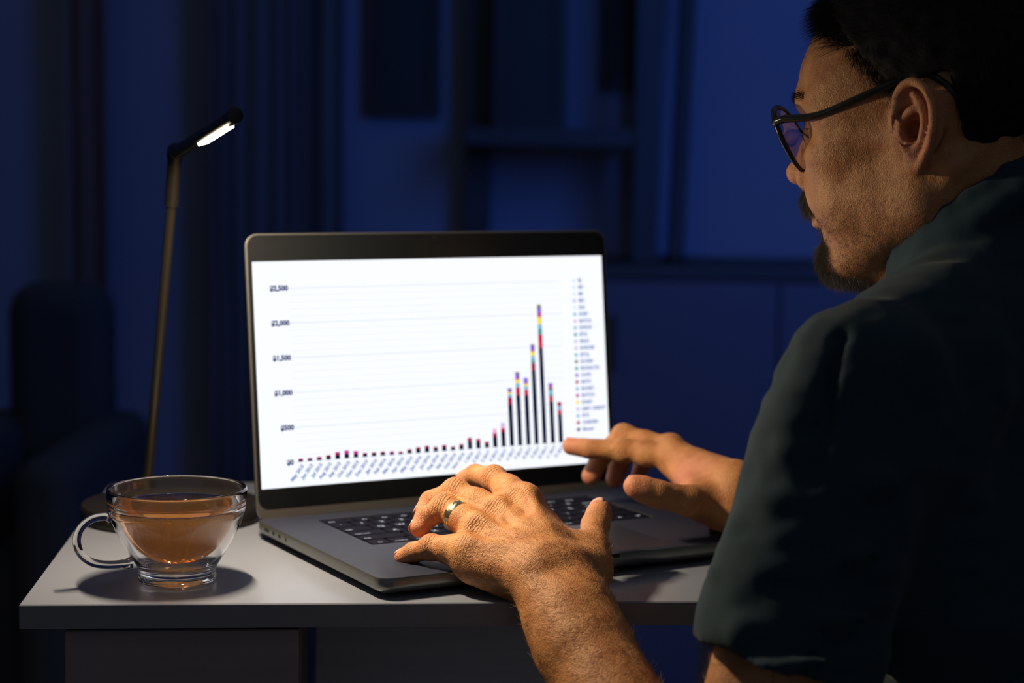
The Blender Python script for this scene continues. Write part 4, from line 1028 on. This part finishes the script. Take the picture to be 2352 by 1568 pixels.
# beard, moustache, stubble
pb = np.where(HB > .30, HB, 0)**1.8*(HV[:, 2] > -118); ib = sample(pb, 13000, HV); R0 = HV[ib]+rng.normal(0, .5, (len(ib), 3)); NN = HN[ib]; den = HB[ib]
down = np.tile(np.array([.15, 0, -1.]), (len(ib), 1)); down -= NN*(down*NN).sum(1)[:, None]
D = down*.8+NN*.55+rng.normal(0, .22, R0.shape); D /= np.linalg.norm(D, axis=1)[:, None]
V, Fq = strands_vf(R0, D, down*.25, np.where(den > .6, rng.uniform(5, 10, len(ib)), rng.uniform(.9, 2.2, len(ib))), .11, 2); o = mesh('beard', h2w(V), Fq, M['beard'], per, smooth=False); o['kind'] = 'stuff'
# eyebrows
for s in (-1, 1):
    yb_ = HV[:, 1]*s; tb_ = np.clip((yb_-12)/40, 0, 1); wb = np.exp(-((HV[:, 2]-(38+5*np.sin(PI*tb_*.8)))/2.4)**2)*(yb_ > 9)*(yb_ < 54)*(HV[:, 0] > 55)
    ib_ = sample(wb, 700, HV); n = len(ib_); t = tb_[ib_]; D = np.stack([-.5*t, s*(.6+.2*t), .45-.7*t], 1)+HN[ib_]*.25+rng.normal(0, .2, (n, 3)); D /= np.linalg.norm(D, axis=1)[:, None]
    V, Fq = strands_vf(HV[ib_], D, D*.1, rng.uniform(2.5, 5, n), .1, 2); o = mesh('eyebrow', h2w(V), Fq, M['hair'], per, smooth=False); o['kind'] = 'stuff'
    n = 60; t = rng.random(n); c = np.stack([94-6*t, s*(22+22*t), np.full(n, 16.5)], 1); D = np.stack([.9-.3*t, s*(.2+.5*t), -.15*np.ones(n)], 1); D /= np.linalg.norm(D, axis=1)[:, None]
    V, Fq = strands_vf(c, D, np.tile([0, 0, .25], (n, 1)), rng.uniform(5, 8, n), .1, 2); o = mesh('eyelashes', h2w(V), Fq, M['hair'], per, smooth=False); o['kind'] = 'stuff'
# fine hair on the left forearm and hand
dW = (AV-Wr)@fdL; wt = np.where(dW < 25, 1., np.exp(-((dW-25)/22)**2))*(dW > -175)*(AN@upL > -.35)
ia = sample(wt, 6500, AV); R0 = AV[ia]; NN = AN[ia]; dr = np.tile(fdL*.5+sideL*-.55, (len(ia), 1)); dr -= NN*(dr*NN).sum(1)[:, None]
D = dr+NN*.28+rng.normal(0, .25, R0.shape); D /= np.linalg.norm(D, axis=1)[:, None]
V, Fq = strands_vf(R0, D, -NN*.12, rng.uniform(3, 8, len(ia)), .085); o = mesh('arm_hair', V, Fq, M['arm_hair'], per, smooth=False); o['kind'] = 'stuff'

# ------------------------------------------------------------------ glasses
gl_o = h2w((100, 0, -30)); gls = empty('eyeglasses', tuple(gl_o)); tag(gls, 'thin round black framed eyeglasses worn by the man', 'glasses')
gt = math.radians(9)                                            # they sit low and tilt forward
GO = np.array([-10., 80, 36])                                   # pivot over the ear
def g2w(p):                                                     # glasses frame: x from the ear forward, y left, z up
    p = np.asarray(p, float); x, y, z = p[..., 0], p[..., 1], p[..., 2]
    q = np.stack([x*math.cos(gt)+z*math.sin(gt)-8, y, -x*math.sin(gt)+z*math.cos(gt)+GO[2]], -1)
    return h2w(q)
LX = 121.
def lens_pt(s, a, r=1., dx=0.):
    y, z = 27.5*r*math.cos(a), (24 if math.sin(a) > 0 else 28)*r*math.sin(a); y *= 1+.06*math.sin(a)
    yy = s*(35+y); return np.array([LX+dx-.0013*(abs(yy))**2+.16*z, yy, -5+z])
for s in (-1, 1):
    pts = [g2w(lens_pt(s, 2*PI*i/48)) for i in range(49)]
    tube('rim', pts[:49], 1.15, M['frame_metal'] , gls, 8)
    V = []; Fc = []; n = 48; R2 = 6
    for side_, dx in ((0, .7), (1, -.7)):
        for j in range(R2+1):
            for i in range(n): V.append(g2w(lens_pt(s, 2*PI*i/n, .985*j/R2+.0001, dx+1.2*(1-(j/R2)**2)*.6)))
    m_ = (R2+1)*n
    for j in range(R2):
        for i in range(n):
            a, b = j*n+i, j*n+(i+1) % n; Fc.append((a, b, b+n, a+n)); Fc.append((m_+a, m_+a+n, m_+b+n, m_+b))
    for i in range(n): Fc.append((R2*n+i, R2*n+(i+1) % n, m_+R2*n+(i+1) % n, m_+R2*n+i))
    weld(mesh('lens', V, Fc, M['lens'], gls))
    # upper and outer acetate rim, thicker
    a0_, a1_ = (-1.25, 2.5)
    arc = [g2w(lens_pt(s, a, 1.03)) for a in np.linspace(a0_, a1_, 30)]; tube('brow_rim', arc, list(2.3-.9*np.abs(np.linspace(-1, 1, 30))**2), M['frame_black'], gls, 10)
    e0 = lens_pt(s, .45, 1.04); 
    tube('end_piece', [g2w(e0), g2w(e0+np.array([-3, s*3.5, 0])), g2w(e0+np.array([-12, s*5, 0]))], [3.2, 3.2, 2.6], M['frame_black'], gls, 10)
    tip = [e0+np.array([-8, s*4.6, 0]), np.array([80, s*70.5, 0]), np.array([40, s*77, 2.5]), np.array([5, s*79, 5]), np.array([-10, s*80, 2]), np.array([-22, s*79, -12]), np.array([-27, s*77, -28])]
    pts = [g2w(p) for p in catmull(tip, 6)]; tube('temple', pts, list(np.linspace(3.0, 2.5, len(pts))), M['frame_black'], gls, 10)
    pd = np.array([LX-9, s*9.5, -12]); tube('nose_pad_arm', [g2w(p) for p in catmull([lens_pt(s, PI-.2), np.array([LX-5, s*11.5, -5]), pd], 5)], .6, M['frame_metal'], gls, 6)
    pv_ = mesh('nose_pad', [g2w(pd+np.array([x*2.6, y*1.2, z*5])) for x, y, z in [(math.sin(t)*math.cos(p), math.sin(t)*math.sin(p), math.cos(t)) for t in np.linspace(.01, PI-.01, 9) for p in np.linspace(0, 2*PI, 12, endpoint=False)]],
               [(j*12+i, j*12+(i+1) % 12, (j+1)*12+(i+1) % 12, (j+1)*12+i) for j in range(8) for i in range(12)], M['lens'], gls)
tube('bridge', [g2w(p) for p in catmull([lens_pt(-1, PI-.55, 1.), np.array([LX+1.5, -5, 1]), np.array([LX+1.5, 5, 1]), lens_pt(1, PI-.55, 1.)], 6)], 1.5, M['frame_metal'], gls, 8)

# light through the glass
for o in bpy.data.objects:
    if o.type != 'MESH': continue
    mats_ = {m.name for m in o.data.materials if m}
    if mats_ & {'clear_glass'}: o.cycles.is_caustics_caster = True
    if mats_ & {'white_laminate', 'polished_steel', 'tea_blossom'}: o.cycles.is_caustics_receiver = True
